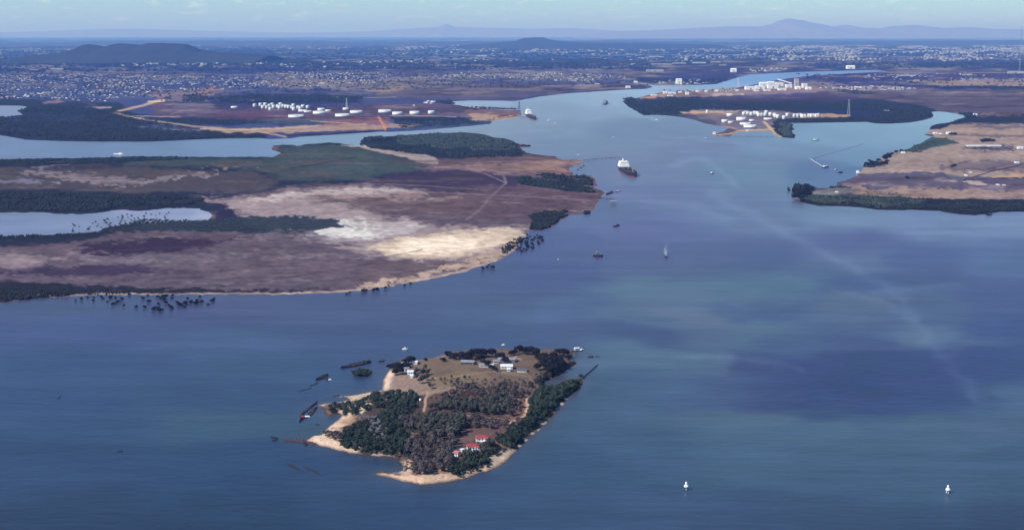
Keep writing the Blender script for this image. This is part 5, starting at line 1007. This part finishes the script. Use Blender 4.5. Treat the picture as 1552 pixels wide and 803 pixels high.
mass([([(-160,112),(100,112),(260,115),(400,119),(400,134),(240,140),(200,150),(40,151),(-160,152)], 2600, 12, 5, .46), ([(390,110),(540,108),(600,114),(560,128),(480,134),(380,134)], 620, 12, 5, .46), ([(560,120),(700,112),(900,112),(960,120),(900,126),(760,120)], 560, 12, 5, .45), ([(1240,133),(1340,131),(1390,135),(1370,138),(1280,138)], 200, 12, 5, .35), ([(1000,137),(1060,136.5),(1120,134),(1120,139),(1060,141)], 90, 12, 6, .3), ([(1060,128),(1090,124),(1060,122),(990,124),(1000,129)], 120, 14, 6, .45), ([(1130,106),(1190,104),(1200,108),(1150,111)], 60, 20, 8, .4), ([(1300,112),(1500,112),(1500,124),(1320,122)], 260, 16, 6, .5)], 'suburban_roofs', M_town, 501)
mass([([(600,66),(1000,64),(1160,66),(1160,84),(960,92),(600,96)], 1500, 44, 10, .5), ([(0,64),(600,66),(600,76),(0,78)], 500, 60, 10, .52), ([(1160,72),(1300,68),(1620,68),(1620,92),(1400,94),(1170,92)], 5200, 34, 14, .47), ([(940,76),(1160,72),(1170,88),(1100,96),(960,96)], 900, 34, 10, .52), ([(560,72),(760,66),(940,70),(940,84),(700,82)], 900, 44, 14, .56), ([(-160,74),(140,76),(100,92),(-160,92)], 200, 40, 12, .55), ([(160,90),(700,92),(700,104),(160,102)], 700, 30, 10, .58)], 'distant_city', M_town2, 541)

# ------------------------------------------------------------------ masts and stacks
def lattice(u, v, hpx_, wid, label, m=M_steel, name='lattice_mast', lights=False):
    p = P(u, v, 1.2); h = hpx_ * mpp(v); root = empty(name, p, 0, label, 'mast'); b = MB()
    for sx in (-1, 1):
        for sy in (-1, 1): b.tube((sx*wid/2, sy*wid/2, -1), (sx*wid*.16, sy*wid*.16, h), wid*.07, wid*.05, 4)
    n = 9
    for i in range(n):
        t = i / n; t2 = (i + 1) / n; a = wid/2*(1-t*.68); c = wid/2*(1-t2*.68)
        for k in range(4):
            q0 = [(-1,-1),(1,-1),(1,1),(-1,1)][k]; q1 = [(-1,-1),(1,-1),(1,1),(-1,1)][(k+1) % 4]
            b.tube((q0[0]*a, q0[1]*a, h*t), (q1[0]*c, q1[1]*c, h*t2), wid*.04, None, 4, False)
    b.build('frame', m, root); b = MB(); b.box(-wid*.3, wid*.3, -wid*.3, wid*.3, h, h + wid*.4); b.tube((0, 0, h), (0, 0, h*1.05), wid*.04, None, 5); b.build('platform', m, root)
lattice(1286, 177.5, 25, 11, 'tall pale lattice mast at the right end of the terminal', M_steel)
lattice(525.5, 167, 17, 8, 'thin stack rising behind the left hand refinery', M_iron)
lattice(1061.5, 171, 6, 4, 'short mast at the left of the lone tank on the sand'); lattice(1081.5, 171, 6, 4, 'short mast at the right of the lone tank on the sand')
lattice(1545, 108, 66, 9, 'very tall faint mast at the far right', M_steel, 'radio_mast')
lattice(1118.5, 133, 12, 16, 'grey crane tower on the river bank left of the works', M_iron, 'crane_tower')
lattice(787, 166, 10, 10, 'dark landing tower at the end of the inlet wall', M_dark, 'landing_tower')
lattice(560, 128, 6, 6, 'small pale mast over the suburb left of centre', M_iron)

# ------------------------------------------------------------------ ships
def ship(name, a, b_, beam_, free, hullm, tiers, label, cat='ship', house_at=.06, house_len=.16, funnel=True, masts=(.5, .85), deckm=M_deck, bandm=M_boot, group=None, housem=None, hl=3.0):
    """a hull from stern a to bow b_, with deck, bridge block in tiers, funnel and masts"""
    housem = housem or M_white; a = Vector(a); b_ = Vector(b_); d = b_ - a; Lg = d.length; root = empty(name, (a.x, a.y, 0), math.atan2(d.y, d.x), label, cat, group)
    n = 14; st_ = []
    for i in range(n + 1):
        t = i / n; hb = beam_/2 * min(1, (.72 + t * 3), ) * (1 if t < .72 else max(.02, math.cos((t - .72) / .28 * PI / 2) ** .75)); st_.append((t * Lg, hb, free * (1 + .45 * max(0, t - .7) ** 1.2 * 2 + .12 * max(0, .15 - t) * 4)))
    def shell(z0, z1f, k0):
        vs, fs = [], []
        for x, hb, zz in st_:
            z1 = z1f if z1f is not None else zz
            vs += [(x, -hb * k0, z0), (x, -hb, z1), (x, hb, z1), (x, hb * k0, z0)]
        for i in range(n):
            o = 4 * i
            for k in range(3): fs.append((o+k, o+4+k, o+5+k, o+1+k)) if k != 1 else None
        fs = [(4*i, 4*i+4, 4*i+5, 4*i+1) for i in range(n)] + [(4*i+2, 4*i+6, 4*i+7, 4*i+3) for i in range(n)] + [(0, 1, 2, 3)]
        return vs, fs
    b = MB(); b.add(*shell(free * .18, None, .97)); b.build('hull', hullm, root)
    b = MB(); b.add(*shell(-1.0, free * .18, .9)); b.build('waterline_band', bandm, root)
    b = MB(); vs = []
    for x, hb, zz in st_: vs += [(x, -hb * .985, zz - .35), (x, hb * .985, zz - .35)]
    b.add(vs, [(2*i, 2*i+2, 2*i+3, 2*i+1) for i in range(n)]); b.build('deck', deckm, root)
    x0 = house_at * Lg; x1 = x0 + house_len * Lg; b = MB(); z = free - .3
    for i in range(tiers):
        k = 1 - i * .06; b.box(x0 + i * .3, x1 - i * .9, -beam_ * .47 * k, beam_ * .47 * k, z + .01 * i, z + hl); z += hl
    b.build('superstructure', housem, root)
    if tiers > 1:
        b = MB(); b.box(x1 - (tiers - 1) * .9, x1 - (tiers - 1) * .9 + .15, -beam_*.36, beam_*.36, z - hl * .65, z - hl * .3); b.build('bridge_windows', M_glass, root)
    if funnel:
        b = MB(); b.tube((x0 + (x1-x0)*.3, 0, z), (x0 + (x1-x0)*.22, 0, z + hl * 1.5), beam_*.10, beam_*.085, 12); b.build('funnel', M_buff if hullm is M_hull else M_steel, root)
    for t in masts:
        b = MB(); b.tube((t*Lg, 0, free - .5), (t*Lg, 0, free + hl*3.2), beam_*.022, beam_*.012, 6); b.tube((t*Lg, -beam_*.2, free + hl*2.2), (t*Lg, beam_*.2, free + hl*2.2), beam_*.012, None, 4); b.build('mast', M_buff, root)
    return root
def hatches(root, spots, beam_, free, m):
    for x0, x1 in spots: b = MB(); b.box(x0, x1, -beam_*.28, beam_*.28, free - .3, free + 1.6); b.build('hatch', m, root)
s1 = ship('tanker', P(943, 256), P(962, 268.5), 27, 9, M_hull, 4, 'black hulled tanker with a tall white bridge block in the channel', 'ship', .03, .17, hl=3.3); hatches(s1, [(70, 78), (95, 103), (120, 128)], 25, 9, M_deck)
s2 = ship('tanker', P(799.5, 175), P(811, 182), 24, 9, M_hull, 5, 'dark tanker with a white bridge at the refinery wharf', 'ship', .03, .2, hl=3.4); hatches(s2, [(80, 90)], 24, 9, M_deck)
ship('dredger', P(914, 159.5), P(921, 156.5), 16, 7, M_steel, 3, 'dark grey dredger lying far up the river', 'ship', .3, .3, hl=4, masts=(.15, .5, .9), housem=M_steel, bandm=M_hull)
ship('workboat', P(173, 233.8), P(187, 234.6), 7, 2.6, M_white, 1, 'white workboat with a dark stern in the left hand passage', 'boat', .6, .25, hl=2.6, bandm=M_hull)
ship('fishing_trawler', P(899, 388.3), P(914, 388.6), 5, 2.0, M_hull, 2, 'dark fishing trawler with two masts left of the small wake boat', 'boat', .3, .3, hl=2.0, housem=M_darkroof, masts=(.2, .7), bandm=M_hull)
ship('motor_launch', P(1008, 386.5), P(1010.5, 390.8), 3.6, 1.6, M_hull, 2, 'small dark motor launch towing a pale wake', 'boat', .35, .35, hl=1.3, funnel=False, housem=M_steel, masts=(.4,), bandm=M_hull)
ship('barge', P(930, 344), P(938.5, 342), 5, 1.5, M_rustdark, 1, 'small dark barge lying below the marsh point', 'barge', .7, .15, False, (), M_rustdark, M_hull, housem=M_rustdark, hl=1.5)
ship('motor_boat', P(1075, 263.5), P(1082, 263), 4.5, 1.8, M_steel, 1, 'little grey boat right of the big tanker', 'boat', .4, .4, hl=2.4, masts=(.3,), bandm=M_boot, funnel=False)
for u, v, lg, lb in [(930, 209, 3.5, 'tiny white boat alone in the river above the tanker'), (877, 235.8, 4, 'tiny white boat off the end of the long pier'), (843, 187.6, 4, 'tiny white boat with foam below the refinery wharf'), (832, 183.6, 5, 'tiny white boat nearer the refinery wharf'), (1070.5, 209.8, 3.5, 'tiny white boat off the left bank of the terminal'), (846, 393.6, 3, 'tiny white boat below the marsh corner'), (614, 529.8, 9, 'small white boat anchored behind the island'), (763, 523.4, 6, 'small white boat behind the far row of trees'), (996, 182.8, 6, 'pale boat off the wooded bank of the spit')]:
    ship('motor_boat', P(u - lg/2, v), P(u + lg/2, v - .1), lg * mpp(v) * .34, lg * mpp(v) * .14 + .3, M_white, 1, lb, 'boat', .3, .35, False, (.5,), M_white, M_hull, 'little white boats', hl=lg * mpp(v) * .16 + .4)
w1 = ship('moored_yacht', P(1246.5, 254.3), P(1256, 253.8), 6, 2.4, M_hull, 1, 'white roofed boat at the end of the slanting pontoon', 'boat', .2, .5, hl=3.2, masts=(.15, .9), bandm=M_hull, funnel=False)
ship('moored_yacht', P(1229.5, 213.4), P(1242, 213.2), 7, 2.4, M_steel, 1, 'grey boat moored beside the line of piles in the bay', 'boat', .3, .3, hl=3, masts=(.3, .6), bandm=M_hull, funnel=False)
ship('motor_boat', P(1264, 258.3), P(1269, 257.6), 3, 1.4, M_steel, 1, 'small grey boat between the pontoon and the right shore', 'boat', .3, .3, hl=1.6, masts=(), bandm=M_hull, funnel=False)
ship('barge', P(1271, 262.3), P(1277.5, 261.8), 5, 1.8, M_rustdark, 1, 'small black barge near the right shore', 'barge', .3, .3, hl=2, masts=(), bandm=M_hull, funnel=False, housem=M_rustdark)
# foam behind the launch
def foam(pts, w0, w1, label, seed):
    g = random.Random(seed); b = MB(); n = 60
    for i in range(n):
        t = i / n; k = min(int(t * (len(pts) - 1)), len(pts) - 2); f = t * (len(pts) - 1) - k
        p = P(*pts[k]).lerp(P(*pts[k+1]), f); w_ = (w0 + (w1 - w0) * t)
        for _ in range(max(2, int(7 * (1 - t)))):
            x = p.x + g.gauss(0, .45) * w_; y = p.y + g.gauss(0, 1) * 6; r = g.uniform(.25, .9) * (1.1 - t * .5)
            b.lathe([(r, .02), (r * .5, .10)], 6, (x, y), g.uniform(1.2, 3))
    tag(b.build('foam_wake', M_foam), kind='stuff')
foam([(1008.5, 385.5), (1009, 378), (1010, 368)], 1.6, 4, 'wake', 4)

# ------------------------------------------------------------------ piers, pile lines, walls in the water
def pier(name, a, b_, wd, dz, m, label, cat='pier', step=8, deck=True, r=.35):
    a = P(*a); b_ = P(*b_); d = b_ - a; Lg = d.length; root = empty(name, (a.x, a.y, 0), math.atan2(d.y, d.x), label, cat)
    if deck: q = MB(); q.box(0, Lg, -wd/2, wd/2, dz - .4, dz); q.build('deck', m, root)
    n = min(99, max(2, int(Lg / step)))
    q = MB(); q.tube((0, 0, -2), (0, 0, dz - .4 if deck else dz), r, r, 6); pm = q.build('pile', M_pile, root)
    for i in range(1, n + 1):
        o = pm.copy(); C.objects.link(o); o.parent = root; o.location = (Lg * i / n, ((i % 2) - .5) * wd * .8, 0)
    return root
pier('island_jetty', (866, 532.5), (883, 528.5), 3.5, 1.8, M_pile, 'timber jetty at the right tip of the island', step=3)
house('jetty_shed', P(874, 530, 1.82), 5.0, 3.4, 2.2, R(12), M_white, M_iron, .8, 1, 'gable', label='white shed standing on the timber jetty', cat='shed', door=False)
ship('motor_boat', P(879, 531), P(884.5, 529.5), 1.8, .8, M_white, 1, 'white boat tied up at the end of the timber jetty', 'boat', .3, .35, False, (), M_white, M_hull, hl=1)
pier('pile_row', (884, 533), (900, 541), 1, .8, M_pile, 'row of dark piles running from the jetty', 'piles', 3, False, .2)
pier('long_pier', (885, 244.5), (938, 240), 4, 4, M_dark, 'long thin pier reaching towards the black tanker', step=16, r=.6)
pier('refinery_wharf', (788, 179), (799, 179.3), 8, 5, M_dark, 'wharf between the refinery point and the tanker', step=14, r=.9)
pier('side_pier', (909, 301.5), (930, 304), 3, 3, M_dark, 'short pier below the dark trees of the marsh point', step=10)
house('pier_shed', P(929.5, 307.5, 2.2), 12, 8, 3.6, 0, M_greyroof, M_steel, 1.2, 0, 'gable', label='grey shed at the end of the short marsh pier', cat='shed', door=False)
pier('pile_line', (1186, 211), (1308, 219), 1.5, 2.2, M_pile, 'long straight line of piles across the bay', 'piles', 22, False, .4)
pier('pile_line', (1308, 219), (1231, 241), 1.5, 2.2, M_pile, 'slanting line of piles running back towards the pontoon', 'piles', 9, False, .45)
pier('pontoon', (1228, 241.5), (1247, 253), 2.5, 1.2, M_iron, 'slanting pale pontoon leading to the white roofed boat', 'pontoon', 9)
pier('landing_stage', (1402, 203), (1416, 203.4), 5, 2, M_iron, 'pale landing stage by the white boathouse', step=12)
pier('terminal_pier', (1104, 207.2), (1172, 208.4), 4, 3, M_pile, 'long pier joining both arms of the terminal', step=20, r=.6)
house('pier_hut', P(1082.5, 203.8, 2.4), 9, 8, 7, 0, M_white, M_iron, 1.4, 0, 'gable', label='white hut at the tip of the left arm of the terminal', cat='hut', door=False)
house('pier_hut', P(1132.6, 199.2, 2.4), 8, 8, 5, 0, M_white, M_iron, 1.4, 0, 'gable', label='white hut on the bank below the widest terminal tank', cat='hut', door=False)
pier('training_wall', (883, 573), (905.5, 553.5), .9, .8, M_dark, 'dark slanting timber wall off the right tip of the island', 'wall', 3)
at_px(MANGX, [(880.5,573,.9)], 'dark mangrove at the very end of the right shore belt', 'mangrove tree', 'mangrove at the timber wall', 31, .3)

# pale banks of shell and rubble outside the right shore belt
def bank(u, v, wpx, dpx, h, seed):
    p = P(u, v, 0); r = wpx * mpp(v) / 2; g = np.random.default_rng(seed); V = IV2 * (1 + (g.random((len(IV2), 1)) - .5) * .25); V = V * [r, r * dpx, h] + [p.x, p.y + r * .3, 0]
    tag(np_mesh('shell_bank', V, IT2, M_shell, smooth=True), kind='structure')
M_shell = mat('shell_rubble', (.24, .20, .175), .95, .8, .25)
for i, (u, v, a_, b_) in enumerate([(824.5, 641, 12, 1.6), (815, 651, 10, 1.5), (807, 657, 9, 1.4), (797, 667, 9, 1.4), (787, 676, 10, 1.3), (852, 612, 9, 1.8), (843, 619, 8, 1.7), (858, 605.5, 7, 2.0)]): bank(u, v, a_, b_, .7, i)
# ------------------------------------------------------------------ wrecks round the island
def wreck(name, line, wd, h, m, label, seed, ribs=6, gap=False, extra=None):
    """rotted hull: two ragged side plates that meet at both ends, with ribs across"""
    g = random.Random(seed); pts = [P(*p) for p in line]; o0 = pts[0].copy(); root = empty(name, (o0.x, o0.y, 0), 0, label, 'wreck')
    n = 26; cum = [0]
    for i in range(len(pts) - 1): cum.append(cum[-1] + (pts[i+1] - pts[i]).length)
    def along(t):
        s = t * cum[-1]
        for i in range(len(pts) - 1):
            if s <= cum[i+1] + 1e-6: f = (s - cum[i]) / (cum[i+1] - cum[i]); d = (pts[i+1] - pts[i]).normalized(); return pts[i].lerp(pts[i+1], f) - o0, Vector((-d.y, d.x, 0))
        return pts[-1] - o0, Vector((0, 1, 0))
    for sd in (-1, 1):
        b = MB(); vs = []
        for i in range(n + 1):
            t = i / n; p, nn = along(t); hw = wd / 2 * math.sin(PI * min(max(t, .03), .97)) ** .55; hh = h * g.uniform(.35, 1.0) * (1.15 if t > .8 or t < .15 else .8)
            q = p + nn * sd * hw; q2 = p + nn * sd * (hw - .5)
            vs += [(q.x, q.y, -.8), (q.x, q.y, hh), (q2.x, q2.y, hh), (q2.x, q2.y, -.8)]
        b.add(vs, [(4*i + k, 4*i + 4 + k, 4*i + 5 + k, 4*i + 1 + k) for i in range(n) for k in range(3)] + [(0, 1, 2, 3), (4*n+3, 4*n+2, 4*n+1, 4*n)])
        b.build('hull_side', m, root)
    if not gap:
        b = MB(); vs = []
        for i in range(n + 1):
            t = i / n; p, nn = along(t); hw = wd / 2 * math.sin(PI * min(max(t, .03), .97)) ** .55 - .3; vs += [tuple(p + nn * hw + Vector((0, 0, h * g.uniform(.25, .5)))), tuple(p - nn * hw + Vector((0, 0, h * g.uniform(.25, .5))))]
        b.add(vs, [(2*i, 2*i+2, 2*i+3, 2*i+1) for i in range(n)]); b.build('deck', m, root)
    for i in range(ribs):
        t = (i + .7) / (ribs + .4); p, nn = along(t); hw = wd / 2 * math.sin(PI * t) ** .55; b = MB()
        b.tube(tuple(p + nn * hw), tuple(p + nn * hw * .9 + Vector((0, 0, h * g.uniform(1.0, 1.7)))), .16, .08, 5); b.build('rib', m, root)
    return root
wreck('ship_wreck', [(517, 557.5), (540, 553), (562, 548.5)], 8.5, 2.2, M_rustdark, 'long black hulk lying straight beside the round mangrove islet', 1, 8)
wreck('ship_wreck', [(479, 576), (487, 573), (497, 569)], 4.5, 2.2, M_rustdark, 'broken black hulk with a white fragment left of the islet', 2, 5)
wreck('ship_wreck', [(489, 569), (497, 576)], 3, 1.8, M_rustdark, 'black frame crossing the broken hulk', 12, 3)
wreck('ship_wreck', [(469, 585), (482, 580)], 2.4, .45, M_rustdark, 'upper of two hulks almost awash below the broken hulk', 3, 2)
wreck('ship_wreck', [(452, 593), (472, 588)], 2.0, .35, M_rustdark, 'lower of two hulks almost awash below the broken hulk', 4, 0)
wreck('ship_wreck', [(454, 640), (457, 629), (468, 619), (481, 609)], 2.2, 1.3, M_rustdark, 'thin curved black side of the wreck with red and white plates', 5, 5)
wreck('ship_wreck', [(455, 637), (468, 630), (480, 617)], 3.6, 1.1, M_rustdark, 'lower bent side of the wreck with red and white plates', 6, 4)
wreck('ship_wreck', [(430, 665.5), (445, 667.5), (462, 669.5), (478, 673)], 3.2, 1.5, M_rust, 'long rust red hulk lying off the left tip of the beach', 7, 7)
wreck('ship_wreck', [(460, 668), (464, 675)], 2, 1.6, M_rustdark, 'dark frame standing across the rust red hulk', 17, 2)
wreck('ship_wreck', [(411, 663), (421, 665)], 2.4, 1.3, M_rustdark, 'black fragment furthest left of the rust red hulk', 8, 2, True)
wreck('ship_wreck', [(413, 668), (419, 667)], 1.6, .9, M_rustdark, 'small black fragment just below the furthest left one', 18, 1, True)
wreck('ship_wreck', [(433, 702), (443, 706), (455, 712)], 3.4, .22, M_rustdark, 'sunken dark hulk below the left beach, its left half', 9, 0)
wreck('ship_wreck', [(461, 707), (472, 711), (484, 718)], 2.4, .2, M_rustdark, 'sunken dark hulk below the left beach, its right half', 10, 0)
wreck('ship_wreck', [(574, 548), (583, 547)], 2.6, 1.2, M_rustdark, 'short black hulk between the long hulk and the island', 11, 2)
wreck('ship_wreck', [(891, 541.5), (899, 541)], 3, 1.3, M_rustdark, 'short black hulk right of the timber jetty', 13, 2)
wreck('ship_wreck', [(902, 540), (909, 541)], 1.4, .6, M_rustdark, 'faint dark fragment furthest right of the jetty', 14, 1)
wreck('ship_wreck', [(919, 295.5), (929, 291)], 9, 3, M_rustdark, 'black hulk off the dark trees of the marsh point', 15, 3)
wreck('ship_wreck', [(932, 291.5), (940, 288.5)], 9, 3.4, M_steel, 'grey hulk just right of the black one off the marsh point', 16, 3)
wreck('ship_wreck', [(178, 684), (186, 683.6)], 1.2, .7, M_rustdark, 'tiny dark timber drifting in the open water at far left', 19, 0)
wreck('ship_wreck', [(87, 605), (92, 600)], .8, .5, M_rustdark, 'tiny slanting timber further left and further out', 20, 0)
wreck('ship_wreck', [(504, 600.5), (514, 598.5)], 1.6, .7, M_rust, 'small rusty fragment at the upper left sand spit', 21, 1)
wreck('ship_wreck', [(478, 643.5), (484, 643)], 1.5, .6, M_rustdark, 'small dark fragment off the left beach', 22, 1)
def plate(u, v, w_, d_, h, rz, m, label):
    p = P(u, v, 0); root = empty('hull_plate', p, rz, label, 'wreckage'); b = MB(); b.add([(-w_/2, -d_/2, -.5), (w_/2, -d_/2, -.5), (w_/2, d_/2, -.5), (-w_/2, d_/2, -.5), (-w_/2, -d_/2, h), (w_/2, -d_/2, h*.7), (w_/2*.9, d_/2, h*.6), (-w_/2*.8, d_/2, h*1.1)], [(3,2,1,0),(4,5,6,7),(0,1,5,4),(1,2,6,5),(2,3,7,6),(3,0,4,7)]); b.build('plate', m, root); b = MB(); b.tube((-w_*.3, 0, h*.6), (-w_*.3, 0, h + 1), .1, .07, 5); b.build('stanchion', M_rustdark, root)
M_redplate = mat('red_lead_plate', (.34, .04, .05), .8, .8, .2)
plate(458, 631.5, 3.0, 5, 1.0, .3, M_redplate, 'red plate on the curved wreck'); plate(466, 631.5, 4.2, 4, .9, .4, M_white, 'white plate on the curved wreck'); plate(499.5, 575.5, 3.2, 3, 1.0, .3, M_white, 'white plate on the broken black hulk')

# ------------------------------------------------------------------ beacons in the foreground
def beacon(u, v, k, label, rz, legs, redside):
    p = P(u, v, 0); root = empty('channel_beacon', p, rz, label, 'beacon', 'white channel beacons')
    for x, y in legs:
        b = MB(); b.tube((x * 1.3, y * 1.3, -2), (x, y, 2.4), .30, .26, 8); b.build('leg', M_white, root)
    b = MB(); b.tube((.75, .4, -2), (.55, .3, 2.4), .24, .2, 8); b.build('fender_pile', M_dark, root)
    b = MB(); b.lathe([(1.75, 2.4), (1.85, 2.6), (1.75, 3.1), (1.1, 3.9), (.85, 4.2)], 20); b.build('skirt', M_white, root, False)
    b = MB(); b.lathe([(.80, 4.2), (.85, 5.6), (.6, 6.1), (.12, 6.3)], 16); b.build('lantern_house', M_white, root)
    b = MB(); b.tube((.3, 0, 6.1), (.55, 0, 7.3), .07, .05, 5); b.box(.4, .7, -.15, .15, 7.1, 7.4); b.build('light', M_redplate, root)
    if redside: b = MB(); b.box(.5, 1.6, -1.5, -1.2, 1.9, 2.38); b.build('number_board', M_redplate, root)
beacon(1040, 741.5, 1, 'white conical beacon on one pale leg with a red board', .2, [(-.05, -.2)], True)
beacon(1436.5, 746.5, 1, 'white rounded beacon on two pale legs furthest right', -.3, [(-.95, 0), (.25, -.5)], False)
for k in FIG + MANG + SCRUB + GSCR + GREY + SHRUB + MANGX:      # a variant nothing used
    if k.name not in USED:
        for ch in list(k.children): bpy.data.objects.remove(ch)
        bpy.data.objects.remove(k)
